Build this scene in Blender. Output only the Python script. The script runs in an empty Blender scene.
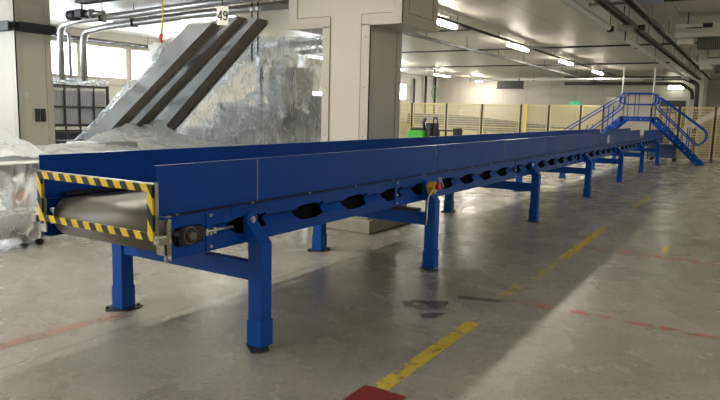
import bpy, math, random
from mathutils import Vector, Matrix, noise
random.seed(7)
PI = math.pi
C = bpy.context.scene.collection
sc = bpy.context.scene

# ------------------------------------------------------------------ mesh builder
class MB:
    def __init__(s): s.v = []; s.f = []; s.sm = []
    def add(s, vs, fs, smooth=False):
        n = len(s.v); s.v += [tuple(p) for p in vs]
        for f in fs: s.f.append(tuple(i + n for i in f)); s.sm.append(smooth)
        return s
    def box(s, x0, x1, y0, y1, z0, z1, M=None):
        x0, x1 = min(x0, x1), max(x0, x1); y0, y1 = min(y0, y1), max(y0, y1); z0, z1 = min(z0, z1), max(z0, z1)
        vs = [Vector((x, y, z)) for z in (z0, z1) for y in (y0, y1) for x in (x0, x1)]
        if M: vs = [M @ v for v in vs]
        return s.add(vs, [(0, 2, 3, 1), (4, 5, 7, 6), (0, 1, 5, 4), (1, 3, 7, 5), (3, 2, 6, 7), (2, 0, 4, 6)])
    def tube(s, pts, r, n=10, closed=False, cap=True):
        pts = [Vector(p) for p in pts]; rings = []; m = len(pts)
        up = None
        for i, p in enumerate(pts):
            if closed: d = (pts[(i + 1) % m] - pts[i - 1])
            elif i == 0: d = pts[1] - p
            elif i == m - 1: d = p - pts[i - 1]
            else: d = (pts[i + 1] - p).normalized() + (p - pts[i - 1]).normalized()
            d.normalize()
            if up is None: up = Vector((0, 0, 1)) if abs(d.z) < .9 else Vector((1, 0, 0))
            a = d.cross(up)
            if a.length < .05: a = d.cross(Vector((0, 1, 0)))
            a.normalize(); b = a.cross(d).normalized(); up = b
            rr = r[i] if isinstance(r, (list, tuple)) else r
            rings.append([p + (a * math.cos(2 * PI * k / n) + b * math.sin(2 * PI * k / n)) * rr for k in range(n)])
        vs = [v for q in rings for v in q]; fs = []
        for i in range(m if closed else m - 1):
            j = (i + 1) % m
            for k in range(n):
                l = (k + 1) % n
                fs.append((i * n + k, i * n + l, j * n + l, j * n + k))
        s.add(vs, fs, True)
        if cap and not closed:
            base = len(s.v) - len(vs)
            s.f.append(tuple(base + k for k in reversed(range(n)))); s.sm.append(False)
            s.f.append(tuple(base + (m - 1) * n + k for k in range(n))); s.sm.append(False)
        return s
    def prism(s, poly, axis, a, b):
        # poly: 2-D points, axis: the extrusion axis
        def P(p, t):
            if axis == 'x': return (t, p[0], p[1])
            if axis == 'y': return (p[0], t, p[1])
            return (p[0], p[1], t)
        n = len(poly); vs = [P(p, a) for p in poly] + [P(p, b) for p in poly]
        fs = [tuple(range(n)), tuple(reversed(range(n, 2 * n)))] + [(i, i + n, (i + 1) % n + n, (i + 1) % n) for i in range(n)]
        return s.add(vs, fs)
    def grid(s, f, nu, nv, smooth=True):
        vs = [f(i / (nu - 1), j / (nv - 1)) for j in range(nv) for i in range(nu)]
        fs = [(j * nu + i, j * nu + i + 1, (j + 1) * nu + i + 1, (j + 1) * nu + i) for j in range(nv - 1) for i in range(nu - 1)]
        return s.add(vs, fs, smooth)
    def build(s, name, mat, parent=None, bevel=0, fix=True):
        me = bpy.data.meshes.new(name); me.from_pydata(s.v, [], s.f); me.update()
        me.polygons.foreach_set('use_smooth', s.sm)
        if fix:
            import bmesh
            bm = bmesh.new(); bm.from_mesh(me); bmesh.ops.recalc_face_normals(bm, faces=bm.faces); bm.to_mesh(me); bm.free()
        if mat: me.materials.append(mat)
        o = bpy.data.objects.new(name, me); C.objects.link(o)
        if parent:
            o.parent = parent
            # meshes are written in world coordinates: keep them there
            w = world_loc(parent); o.location = -w
        if bevel:
            b = o.modifiers.new('b', 'BEVEL'); b.width = bevel; b.segments = 2; b.limit_method = 'ANGLE'
        return o
def world_loc(o):
    v = Vector(o.location)
    while o.parent: o = o.parent; v += o.location
    return v
def thing(name, label, cat, loc=(0, 0, 0), group=None):
    o = bpy.data.objects.new(name, None); C.objects.link(o); o.location = loc
    o.empty_display_size = .1
    return tag(o, label, cat, group)
def tag(o, label, cat, group=None, kind=None):
    o['label'] = label; o['category'] = cat
    if group: o['group'] = group
    if kind: o['kind'] = kind
    return o
def struct(o):
    o['kind'] = 'structure'; return o
def copy_tree(o, parent=None):
    c = o.copy(); C.objects.link(c); c.parent = parent
    for ch in list(o.children): copy_tree(ch, c)
    return c
def fillet(pts, r, n=6, closed=False):
    pts = [Vector(p) for p in pts]; out = []; m = len(pts)
    for i, p in enumerate(pts):
        if not closed and i in (0, m - 1): out.append(p); continue
        a = pts[i - 1]; b = pts[(i + 1) % m]
        da = (a - p); db = (b - p); rr = min(r, da.length * .49, db.length * .49)
        s = p + da.normalized() * rr; e = p + db.normalized() * rr
        for k in range(n + 1):
            t = k / n; out.append(s * (1 - t) ** 2 + p * 2 * t * (1 - t) + e * t * t)
    return out

# ------------------------------------------------------------------ materials
def mat(name, col, rough=.5, metal=0, bump=0, bscale=40, var=0, vscale=6, emis=None, estr=0, spec=.5, coat=0, rvar=0):
    m = bpy.data.materials.new(name); m.use_nodes = True; nt = m.node_tree; N = nt.nodes; L = nt.links
    p = N['Principled BSDF']; p.inputs['Base Color'].default_value = (*col, 1); p.inputs['Roughness'].default_value = rough
    p.inputs['Metallic'].default_value = metal; p.inputs['Specular IOR Level'].default_value = spec
    p.inputs['Coat Weight'].default_value = coat
    if emis: p.inputs['Emission Color'].default_value = (*emis, 1); p.inputs['Emission Strength'].default_value = estr
    if bump or var or rvar:
        tc = N.new('ShaderNodeTexCoord'); no = N.new('ShaderNodeTexNoise'); no.inputs['Scale'].default_value = vscale; no.inputs['Detail'].default_value = 6
        L.new(tc.outputs['Object'], no.inputs['Vector'])
        if var:
            mx = N.new('ShaderNodeMix'); mx.data_type = 'RGBA'
            mx.inputs[6].default_value = (*[c * (1 - var) for c in col], 1); mx.inputs[7].default_value = (*[min(1, c * (1 + var)) for c in col], 1)
            L.new(no.outputs['Fac'], mx.inputs[0]); L.new(mx.outputs[2], p.inputs['Base Color'])
        if rvar:
            mr = N.new('ShaderNodeMapRange'); mr.inputs[1].default_value = .3; mr.inputs[2].default_value = .7
            mr.inputs[3].default_value = max(0, rough - rvar); mr.inputs[4].default_value = rough + rvar
            L.new(no.outputs['Fac'], mr.inputs[0]); L.new(mr.outputs[0], p.inputs['Roughness'])
        if bump:
            n2 = N.new('ShaderNodeTexNoise'); n2.inputs['Scale'].default_value = bscale; n2.inputs['Detail'].default_value = 3
            L.new(tc.outputs['Object'], n2.inputs['Vector'])
            b = N.new('ShaderNodeBump'); b.inputs['Strength'].default_value = bump; b.inputs['Distance'].default_value = .01
            L.new(n2.outputs['Fac'], b.inputs['Height']); L.new(b.outputs[0], p.inputs['Normal'])
    return m

BLUE = mat('blue_paint', (.002, .058, .330), .34, var=.06, vscale=2, rvar=.04, spec=.22)
BLUEL = mat('blue_leg_paint', (.003, .068, .370), .40, spec=.22, var=.2, vscale=9, rvar=.08)
BLUEM = mat('muted_blue', (.07, .10, .20), .45)
STEEL = mat('stainless', (.46, .44, .40), .34, metal=1, bump=.05, bscale=60, var=.15, vscale=4, rvar=.08)
STEELD = mat('dull_steel', (.20, .185, .16), .45, metal=.7, var=.3, vscale=12)
SIDEST = mat('conveyor_side_steel', (.17, .172, .16), .45, metal=.4, var=.1, vscale=2)
UNDER = mat('conveyor_underside_steel', (.20, .175, .14), .5, metal=.5, var=.2, vscale=3)
GALV = mat('galvanised', (.42, .42, .41), .38, metal=.85, var=.25, vscale=7)
DARKM = mat('dark_metal', (.05, .05, .052), .5, metal=.5)
BLACK = mat('black_plastic', (.012, .012, .013), .5)
VOID = mat('shaded_inner_black', (.004, .004, .005), .8, spec=.1)  # shade of the channel holes put into a near-black colour
BELT = mat('belt_rubber', (.165, .15, .125), .42, bump=.25, bscale=160, var=.22, vscale=5)
ZINC = mat('zinc_bolt', (.7, .7, .68), .3, metal=1)
YEL = mat('yellow', (.65, .48, .02), .45, var=.1)
RED = mat('red_plastic', (.5, .02, .015), .4)
ORANGE = mat('orange_plastic', (.75, .16, .05), .5)
GREEN = mat('green_paint', (.05, .42, .03), .4)
PILLAR = mat('pillar_panel', (.55, .515, .435), .5, var=.05, vscale=1.5, rvar=.05)
FLASH = mat('pillar_flashing', (.50, .465, .39), .45, var=.06, vscale=2)
WHITE = mat('white_sheet', (.62, .62, .60), .5)
CRATE = mat('crate_grey', (.50, .52, .56), .5, var=.1)
CABLE = mat('cable', (.03, .03, .03), .6)
PIPEB = mat('black_pipe', (.022, .022, .02), .5)
WIREW = mat('white_wire', (.7, .7, .68), .4)
FENCEP = mat('fence_yellow', (.72, .62, .30), .5)
SIGNG = mat('exit_green', (.02, .35, .16), .5, emis=(.02, .5, .2), estr=.5)
TUBE_E = mat('lamp_diffuser', (.9, .9, .85), .5, emis=(1, .95, .82), estr=120)
TUBE_FILL = mat('lamp_diffuser_fill', (.9, .9, .85), .5, emis=(1, .95, .82), estr=48)
TUBE_C = mat('lamp_diffuser_cool', (.9, .9, .9), .5, emis=(.92, .97, 1), estr=10)
EMLAMP = mat('bulkhead_diffuser', (.9, .9, .8), .5, emis=(.95, 1, .78), estr=9)
BLUELAMP = mat('blue_sheet', (.35, .42, .62), .4)
CONC = mat('plinth_concrete', (.36, .34, .29), .7, bump=.3, bscale=30, var=.2, vscale=8)

def panel_mat(name, col, axis, step, rough=.45, off=0, bumpy=.0, seam=.012):
    """insulated sandwich panels: straight seams every <step> metres along one axis"""
    m = bpy.data.materials.new(name); m.use_nodes = True; N = m.node_tree.nodes; L = m.node_tree.links
    p = N['Principled BSDF']; p.inputs['Roughness'].default_value = rough
    tc = N.new('ShaderNodeTexCoord'); sp = N.new('ShaderNodeSeparateXYZ'); L.new(tc.outputs['Object'], sp.inputs[0])
    d = N.new('ShaderNodeMath'); d.operation = 'MULTIPLY_ADD'; d.inputs[1].default_value = 1 / step; d.inputs[2].default_value = off
    L.new(sp.outputs[axis], d.inputs[0])
    fr = N.new('ShaderNodeMath'); fr.operation = 'FRACT'; L.new(d.outputs[0], fr.inputs[0])
    lt = N.new('ShaderNodeMath'); lt.operation = 'LESS_THAN'; lt.inputs[1].default_value = seam / step; L.new(fr.outputs[0], lt.inputs[0])
    no = N.new('ShaderNodeTexNoise'); no.inputs['Scale'].default_value = .7; no.inputs['Detail'].default_value = 5; L.new(tc.outputs['Object'], no.inputs['Vector'])
    m1 = N.new('ShaderNodeMix'); m1.data_type = 'RGBA'; m1.inputs[6].default_value = (*[c * .9 for c in col], 1); m1.inputs[7].default_value = (*[c * 1.08 for c in col], 1)
    L.new(no.outputs['Fac'], m1.inputs[0])
    m2 = N.new('ShaderNodeMix'); m2.data_type = 'RGBA'; L.new(lt.outputs[0], m2.inputs[0]); L.new(m1.outputs[2], m2.inputs[6]); m2.inputs[7].default_value = (*[c * .45 for c in col], 1)
    L.new(m2.outputs[2], p.inputs['Base Color'])
    if bumpy:
        n2 = N.new('ShaderNodeTexNoise'); n2.inputs['Scale'].default_value = 1.3; n2.inputs['Detail'].default_value = 1; L.new(tc.outputs['Object'], n2.inputs['Vector'])
        b = N.new('ShaderNodeBump'); b.inputs['Strength'].default_value = bumpy; b.inputs['Distance'].default_value = .05; L.new(n2.outputs['Fac'], b.inputs['Height']); L.new(b.outputs[0], p.inputs['Normal'])
    return m
WALLM = panel_mat('wall_panels_far', (.52, .49, .42), 'Y', 1.2, .5)
WALLS = panel_mat('wall_panels_side', (.50, .48, .43), 'X', 1.2, .5)
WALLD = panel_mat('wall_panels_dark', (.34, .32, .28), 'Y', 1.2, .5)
CEILM = panel_mat('ceiling_panels', (.46, .435, .375), 'Y', 1.2, .42, bumpy=.05)
CEILM.node_tree.nodes['Principled BSDF'].inputs['Specular IOR Level'].default_value = .3
CEILM.node_tree.nodes['Principled BSDF'].inputs['IOR'].default_value = 1.18

def floor_mat():
    m = bpy.data.materials.new('sealed_concrete'); m.use_nodes = True; N = m.node_tree.nodes; L = m.node_tree.links
    p = N['Principled BSDF']
    tc = N.new('ShaderNodeTexCoord')
    def noi(scale, det=6, dist=0, st=(1, 1, 1)):
        mp = N.new('ShaderNodeMapping'); mp.inputs['Scale'].default_value = st; L.new(tc.outputs['Object'], mp.inputs[0])
        n = N.new('ShaderNodeTexNoise'); n.inputs['Scale'].default_value = scale; n.inputs['Detail'].default_value = det; n.inputs['Distortion'].default_value = dist
        n.inputs['Roughness'].default_value = .6
        L.new(mp.outputs[0], n.inputs['Vector']); return n.outputs['Fac']
    def ramp(x, a, b, ca, cb):
        r = N.new('ShaderNodeMapRange'); r.inputs[1].default_value = a; r.inputs[2].default_value = b; r.inputs[3].default_value = ca; r.inputs[4].default_value = cb
        L.new(x, r.inputs[0]); return r.outputs[0]
    def mix(f, a, b, mode='MIX'):
        x = N.new('ShaderNodeMix'); x.data_type = 'RGBA'; x.blend_type = mode
        if isinstance(f, float): x.inputs[0].default_value = f
        else: L.new(f, x.inputs[0])
        for k, q in ((6, a), (7, b)):
            if isinstance(q, tuple): x.inputs[k].default_value = (*q, 1)
            else: L.new(q, x.inputs[k])
        return x.outputs[2]
    c = mix(ramp(noi(.55, 4), .35, .65, 0, 1), (.25, .235, .195), (.32, .302, .255))
    c = mix(ramp(noi(2.2, 8, .6, (1, 1.8, 1)), .35, .85, 0, .55), c, (.33, .31, .265))       # pale scuffs
    c = mix(ramp(noi(3.1, 8, .3), .42, .85, 0, .7), c, (.145, .133, .108))                   # dark wear
    c = mix(ramp(noi(60, 2), .58, .72, 0, .5), c, (.46, .44, .40))                           # aggregate specks
    c = mix(ramp(noi(75, 2), .60, .72, 0, .45), c, (.07, .065, .055))
    c = mix(ramp(noi(28, 5), .40, .62, 0, .35), c, (.42, .40, .35))
    c = mix(ramp(noi(33, 4), .52, .68, 0, .45), c, (.10, .095, .08))
    # a cleaner, paler strip of walkway beyond the yellow line's right side, with pale drag marks
    sp = N.new('ShaderNodeSeparateXYZ'); L.new(tc.outputs['Object'], sp.inputs[0])
    c = mix(ramp(noi(1.6, 9, 1.2, (1.6, .7, 1)), .52, .78, 0, .4), c, (.40, .385, .34))
    # slab joint lines
    def line(axis, v, w, amt):
        s = N.new('ShaderNodeMath'); s.operation = 'SUBTRACT'; L.new(sp.outputs[axis], s.inputs[0]); s.inputs[1].default_value = v
        a = N.new('ShaderNodeMath'); a.operation = 'ABSOLUTE'; L.new(s.outputs[0], a.inputs[0])
        return ramp(a.outputs[0], w * .5, w, amt, 0)
    c = mix(line('Y', 1.02, .02, .5), c, (.12, .115, .10))
    c = mix(line('Y', 1.07, .03, .12), c, (.42, .40, .36))
    c = mix(line('X', -1.9, .012, .5), c, (.1, .095, .08))
    L.new(c, p.inputs['Base Color'])
    L.new(ramp(noi(1.8, 7, .4), .3, .7, .16, .36), p.inputs['Roughness'])
    b = N.new('ShaderNodeBump'); b.inputs['Strength'].default_value = .35; b.inputs['Distance'].default_value = .004
    L.new(noi(45, 5), b.inputs['Height'])
    b2 = N.new('ShaderNodeBump'); b2.inputs['Strength'].default_value = .25; b2.inputs['Distance'].default_value = .02
    L.new(noi(2.6, 3), b2.inputs['Height']); L.new(b.outputs[0], b2.inputs['Normal']); L.new(b2.outputs[0], p.inputs['Normal'])
    return m
FLOORM = floor_mat()

def worn_paint(name, col, thr=.5, scale=9, rough=.45):
    m = bpy.data.materials.new(name); m.use_nodes = True; N = m.node_tree.nodes; L = m.node_tree.links
    p = N['Principled BSDF']; p.inputs['Base Color'].default_value = (*col, 1); p.inputs['Roughness'].default_value = rough
    tc = N.new('ShaderNodeTexCoord'); n = N.new('ShaderNodeTexNoise'); n.inputs['Scale'].default_value = scale; n.inputs['Detail'].default_value = 8; n.inputs['Roughness'].default_value = .7
    L.new(tc.outputs['Object'], n.inputs['Vector'])
    r = N.new('ShaderNodeMapRange'); r.inputs[1].default_value = thr - .03; r.inputs[2].default_value = thr + .03; L.new(n.outputs['Fac'], r.inputs[0])
    L.new(r.outputs[0], p.inputs['Alpha']); return m
YLINE = worn_paint('yellow_floor_paint', (.60, .46, .05), .44)
YLINE2 = worn_paint('yellow_floor_paint_worn', (.50, .41, .10), .50)
RLINE = worn_paint('red_floor_paint', (.42, .12, .085), .52, 7)
RLINE2 = worn_paint('red_floor_paint_faint', (.30, .17, .13), .47, 5)
RPATCH = worn_paint('dark_red_floor_paint', (.20, .018, .015), .36)
WET = worn_paint('wet_stain', (.105, .098, .082), .45, 6, .22)

def mesh_wire_mat():
    m = bpy.data.materials.new('welded_wire'); m.use_nodes = True; N = m.node_tree.nodes; L = m.node_tree.links
    p = N['Principled BSDF']; p.inputs['Base Color'].default_value = (.70, .60, .28, 1); p.inputs['Roughness'].default_value = .5
    tc = N.new('ShaderNodeTexCoord'); sp = N.new('ShaderNodeSeparateXYZ'); L.new(tc.outputs['Object'], sp.inputs[0]); outs = []
    for ax, st, w in (('Y', .05, .28), ('Z', .10, .20)):
        d = N.new('ShaderNodeMath'); d.operation = 'MULTIPLY'; d.inputs[1].default_value = 1 / st; L.new(sp.outputs[ax], d.inputs[0])
        f = N.new('ShaderNodeMath'); f.operation = 'FRACT'; L.new(d.outputs[0], f.inputs[0])
        l = N.new('ShaderNodeMath'); l.operation = 'LESS_THAN'; l.inputs[1].default_value = w; L.new(f.outputs[0], l.inputs[0]); outs.append(l.outputs[0])
    mx = N.new('ShaderNodeMath'); mx.operation = 'MAXIMUM'; L.new(outs[0], mx.inputs[0]); L.new(outs[1], mx.inputs[1])
    L.new(mx.outputs[0], p.inputs['Alpha']); return m
WIREM = mesh_wire_mat()

def plastic_mat(name, base=.15, tint=(.85, .87, .88), scale=3, stretch=(1, 1, 1), amount=.8, wid=.10, rot=0, tlf=.4, dst=.15):
    """translucent polythene film: clear where taut, milky veils, bright sharp creases"""
    m = bpy.data.materials.new(name); m.use_nodes = True; N = m.node_tree.nodes; L = m.node_tree.links
    for n in list(N): N.remove(n)
    out = N.new('ShaderNodeOutputMaterial'); tr = N.new('ShaderNodeBsdfTransparent'); tr.inputs[0].default_value = (.95, .96, .96, 1)
    p = N.new('ShaderNodeBsdfPrincipled'); p.inputs['Base Color'].default_value = (*tint, 1); p.inputs['Roughness'].default_value = .16
    tl = N.new('ShaderNodeBsdfTranslucent'); tl.inputs[0].default_value = (*tint, 1)
    tc = N.new('ShaderNodeTexCoord')
    def noi(sc_, st, det, dist, rt):
        mp = N.new('ShaderNodeMapping'); mp.inputs['Scale'].default_value = st; mp.inputs['Rotation'].default_value = (rt, 0, 0); L.new(tc.outputs['Object'], mp.inputs[0])
        n = N.new('ShaderNodeTexNoise'); n.inputs['Scale'].default_value = sc_; n.inputs['Detail'].default_value = det; n.inputs['Distortion'].default_value = dist; L.new(mp.outputs[0], n.inputs['Vector']); return n.outputs['Fac']
    def mth(op, a, b=None, c=None):
        q = N.new('ShaderNodeMath'); q.operation = op; q.use_clamp = False
        for i, x in enumerate((a, b, c)):
            if x is None: continue
            if isinstance(x, (int, float)): q.inputs[i].default_value = x
            else: L.new(x, q.inputs[i])
        return q.outputs[0]
    def rng(x, a, b, c, d):
        r = N.new('ShaderNodeMapRange'); r.inputs[1].default_value = a; r.inputs[2].default_value = b; r.inputs[3].default_value = c; r.inputs[4].default_value = d; L.new(x, r.inputs[0]); return r.outputs[0]
    def crease(x, w): return rng(mth('ABSOLUTE', mth('SUBTRACT', x, .5)), 0, w, 1, 0)
    sx, sy, sz = stretch
    a1 = noi(scale, (sx, sy, sz), 2, dst, rot); a2 = noi(scale * 1.7, (sx, sy, sz), 2, dst, rot + .5); a3 = noi(scale * .6, (1, 1, 1), 4, 1.0, 0)
    c1 = crease(a1, wid * .35); c2 = crease(a2, wid * .30)
    cr = mth('MAXIMUM', c1, mth('MULTIPLY', c2, .8))
    veil_ = rng(a3, .42, .68, base, base + amount * .45)
    fac = mth('MINIMUM', mth('ADD', veil_, mth('MULTIPLY', cr, amount)), .97)
    hgt = mth('ADD', mth('MULTIPLY', cr, .5), mth('ADD', a1, a2))
    b = N.new('ShaderNodeBump'); b.inputs['Strength'].default_value = .8; b.inputs['Distance'].default_value = .05; L.new(hgt, b.inputs['Height']); L.new(b.outputs[0], p.inputs['Normal'])
    m1 = N.new('ShaderNodeMixShader'); m1.inputs[0].default_value = tlf; L.new(p.outputs[0], m1.inputs[1]); L.new(tl.outputs[0], m1.inputs[2])
    m2 = N.new('ShaderNodeMixShader'); L.new(fac, m2.inputs[0]); L.new(tr.outputs[0], m2.inputs[1]); L.new(m1.outputs[0], m2.inputs[2]); L.new(m2.outputs[0], out.inputs[0])
    return m
FILM = plastic_mat('polythene_film', .28, scale=2.6, stretch=(1, 1.8, .22), amount=.75, wid=.06)
FILM2 = plastic_mat('polythene_film_thin', .22, (.80, .87, .93), 2.2, (1.8, .35, 1.2), .65, wid=.09, rot=.6)
FILM3 = plastic_mat('polythene_film_milky', .72, (.90, .92, .94), 1.8, (.7, 1.6, 1), .3, wid=.06, tlf=.55)

def stripes_mat():
    m = bpy.data.materials.new('hazard_tape'); m.use_nodes = True; N = m.node_tree.nodes; L = m.node_tree.links
    p = N['Principled BSDF']; p.inputs['Roughness'].default_value = .35
    tc = N.new('ShaderNodeTexCoord'); sp = N.new('ShaderNodeSeparateXYZ'); L.new(tc.outputs['Object'], sp.inputs[0])
    a = N.new('ShaderNodeMath'); a.operation = 'ADD'; L.new(sp.outputs['Y'], a.inputs[0])
    k = N.new('ShaderNodeMath'); k.operation = 'MULTIPLY'; k.inputs[1].default_value = -.62; L.new(sp.outputs['Z'], k.inputs[0]); L.new(k.outputs[0], a.inputs[1])
    d = N.new('ShaderNodeMath'); d.operation = 'MULTIPLY'; d.inputs[1].default_value = 1 / .112; L.new(a.outputs[0], d.inputs[0])
    f = N.new('ShaderNodeMath'); f.operation = 'FRACT'; L.new(d.outputs[0], f.inputs[0])
    l = N.new('ShaderNodeMath'); l.operation = 'LESS_THAN'; l.inputs[1].default_value = .5; L.new(f.outputs[0], l.inputs[0])
    mx = N.new('ShaderNodeMix'); mx.data_type = 'RGBA'; mx.inputs[6].default_value = (.012, .012, .012, 1); mx.inputs[7].default_value = (.70, .52, .02, 1)
    L.new(l.outputs[0], mx.inputs[0]); L.new(mx.outputs[2], p.inputs['Base Color']); return m
HAZ = stripes_mat()

# ------------------------------------------------------------------ the room
H = 3.4
XF, YL = 28.5, 12.0
struct(MB().box(-9, 32, -7, 12.2, -.1, 0).build('floor', FLOORM))
struct(MB().box(-9, 32, -7, 12.2, H, H + .1).build('ceiling', CEILM))
struct(MB().box(XF, XF + .2, -.55, 12.2, 0, H).build('wall_far', WALLM))
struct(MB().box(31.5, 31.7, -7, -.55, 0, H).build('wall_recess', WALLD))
struct(MB().box(XF + .2, 31.5, -.55, -.35, 0, H).build('wall_recess_side', WALLS))
struct(MB().box(-9.2, -9, -7, 12.2, 0, H).build('wall_rear', WALLS))
struct(MB().box(-9, 32, -7.2, -7, 0, H).build('wall_right', WALLS))
# window wall: openings as (x0, x1, z0, z1)
wins = [(3.9, 5.35, 2.2, 3.06), (5.75, 7.05, 2.2, 3.06), (7.17, 8.5, 2.2, 3.06), (8.6, 10.9, 2.2, 3.06), (-1.5, 1.8, 1.6, 3.06), (-6.0, -2.2, 1.6, 3.06),
        (15.9, 18.0, .9, 2.3), (23.9, 24.75, 2.12, 2.92)]
xs = sorted(wins); wb = MB(); px = -9
for (a, b, z0, z1) in xs:
    wb.box(px, a, YL, YL + .2, 0, H); wb.box(a, b, YL, YL + .2, 0, z0); wb.box(a, b, YL, YL + .2, z1, H); px = b
wb.box(px, 32, YL, YL + .2, 0, H)
struct(wb.build('wall_left', WALLS))
DAY = mat('daylit_pane', (.8, .85, .9), .3, emis=(.86, .93, 1), estr=14.0)
for i, (a, b, z0, z1) in enumerate(wins):
    t = bpy.data.objects.new(f'window_{i+1}', None); C.objects.link(t); struct(t); t.location = (a, YL, z0)
    fr = MB()
    fr.box(a, b, YL - .02, YL + .08, z0, z0 + .05); fr.box(a, b, YL - .02, YL + .08, z1 - .05, z1)
    fr.box(a, a + .05, YL - .02, YL + .08, z0 + .05, z1 - .05); fr.box(b - .05, b, YL - .02, YL + .08, z0 + .05, z1 - .05)
    fr.build('window_frame', FLASH, t)
    MB().box(a + .05, b - .05, YL + .05, YL + .07, z0 + .05, z1 - .05).build('pane', DAY, t)
# raised trim along the window wall (runs under the windows)
struct(MB().box(-9, 15.4, YL - .05, YL, 2.06, 2.14).build('trim_1', FLASH))

# main pillar with wide cladded head, and its plinth
def pillar(name, x0, x1, y0, y1, z1, head=None):
    b = MB(); b.box(x0, x1, y0, y1, 0, z1 if not head else head[4])
    if head: b.box(*head)
    o = struct(b.build(name, PILLAR)); return o
pl = pillar('wall_pillar_main', 3.76, 4.54, 1.52, 2.2, H, (3.76, 4.68, 1.09, 2.74, 2.55, H))
f = MB(); e = .012; w = .12
X0 = 3.76; ZH = 2.55
# corner flashing: vertical strips on both faces, mitred strips round the head
f.box(X0 - e, X0, 1.52 - e, 1.64, 0, ZH); f.box(X0 - e, 3.87, 1.52 - e, 1.52, 0, ZH)
f.box(X0 - e, X0, 2.10, 2.2 + e, 0, ZH)
f.box(4.43, 4.54 + e, 1.52 - e, 1.52, 0, ZH - .02)
f.box(X0 - e, X0, 1.09 - e, 1.64, ZH - e, ZH + w); f.box(X0 - e, X0, 2.10, 2.74 + e, ZH - e, ZH + w)
f.box(X0 - e, X0, 2.62, 2.74 + e, ZH + w, H); f.box(X0 - e, X0, 1.09 - e, 1.21, ZH + w, H)
f.box(X0 - e, 3.88, 1.09 - e, 1.09, ZH + w, H); f.box(X0 - e, 4.68 + e, 1.09 - e, 1.09, ZH - e, ZH + w); f.box(4.57, 4.68 + e, 1.09 - e, 1.09, ZH + w, H)
o = f.build('pillar_flashing', FLASH, pl)
g = MB()
for y in (2.10, 1.64): g.box(X0 - e - .002, X0 - e, y - .004, y + .004, 0, ZH + w)
g.box(X0 - e - .002, X0 - e, 1.21, 1.64, ZH + w - .004, ZH + w + .004); g.box(X0 - e - .002, X0 - e, 2.10, 2.62, ZH + w - .004, ZH + w + .004)
for z in (.6, 1.2, 1.8, 2.4):
    for y in (1.58, 2.15): g.tube([(X0 - e - .004, y, z), (X0 - e + .002, y, z)], .008, 6)
for x in (3.9, 4.56): g.box(x - .004, x + .004, 1.088 - e, 1.09 - e, ZH + w, H)
g.box(3.88, 4.57, 1.088 - e, 1.09 - e, ZH + w - .004, ZH + w + .004)
g.build('panel_seam', UNDER, pl)
struct(MB().box(3.69, 4.9, 1.42, 2.38, 0, .17).box(3.74, 4.8, 1.47, 2.33, .17, .30).build('trim_2', CONC, bevel=.012))
# left pillar
pl2 = pillar('wall_pillar_left', 3.62, 4.28, 8.8, 9.45, H)
f = MB()
f.box(3.6, 3.74, 8.788, 8.8, 0, H); f.box(4.17, 4.29, 8.788, 8.8, 0, H); f.box(3.6, 3.62, 8.788, 8.93, 0, H); f.box(3.74, 4.17, 8.788, 8.8, H - .12, H)
f.build('pillar_flashing', FLASH, pl2)
s = MB().box(3.92, 4.0, 8.77, 8.8, 1.18, 1.42).box(4.03, 4.11, 8.77, 8.8, 1.18, 1.42).build('socket_plate', BLACK, pl2)
MB().box(3.72, 3.80, 8.78, 8.79, 1.62, 1.72).build('notice', WHITE, pl2)

# white cladding wall part round the far door
dr = bpy.data.objects.new('door_1', None); C.objects.link(dr); struct(dr); dr.location = (XF, .5, 0)
MB().box(XF - .04, XF, .06, 1.10, 0, 2.34).build('door_leaf', mat('door_dark', (.06, .06, .065), .4), dr)
MB().box(XF - .08, XF, -.06, .06, 0, 2.5).box(XF - .08, XF, 1.10, 1.22, 0, 2.5).box(XF - .08, XF, .06, 1.10, 2.34, 2.5).build('door_frame', WHITE, dr)
MB().tube([(XF - .1, .2, 1.0), (XF - .1, .2, 1.15)], .015).build('door_handle', STEEL, dr)
n = MB().box(XF - .05, XF - .04, .45, .95, 1.15, 1.75).build('door_notice', mat('notice_pink', (.62, .38, .30), .6), dr)
struct(MB().box(XF - .16, XF, 1.22, 6.2, 2.55, 2.62).build('trim_3', FLASH))
# square white hatch cladding beside the door
struct(MB().box(XF - .1, XF, 1.35, 3.4, .2, 2.5).build('wall_cladding', mat('pale_cladding', (.66, .63, .56), .5)))

# ------------------------------------------------------------------ the long blue belt conveyor
YN, YB = .183, 1.262          # guard planes
CN, CF = .153, 1.292          # channel planes
LEGX = [0.0, 2.525] + [2.525 + 3.455 * k for k in range(1, 6)]
cv = thing('belt_conveyor', 'long blue belt conveyor on seven trestles with black and yellow end guard', 'conveyor', (0, .7, 0))
XEND = 22.0
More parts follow.
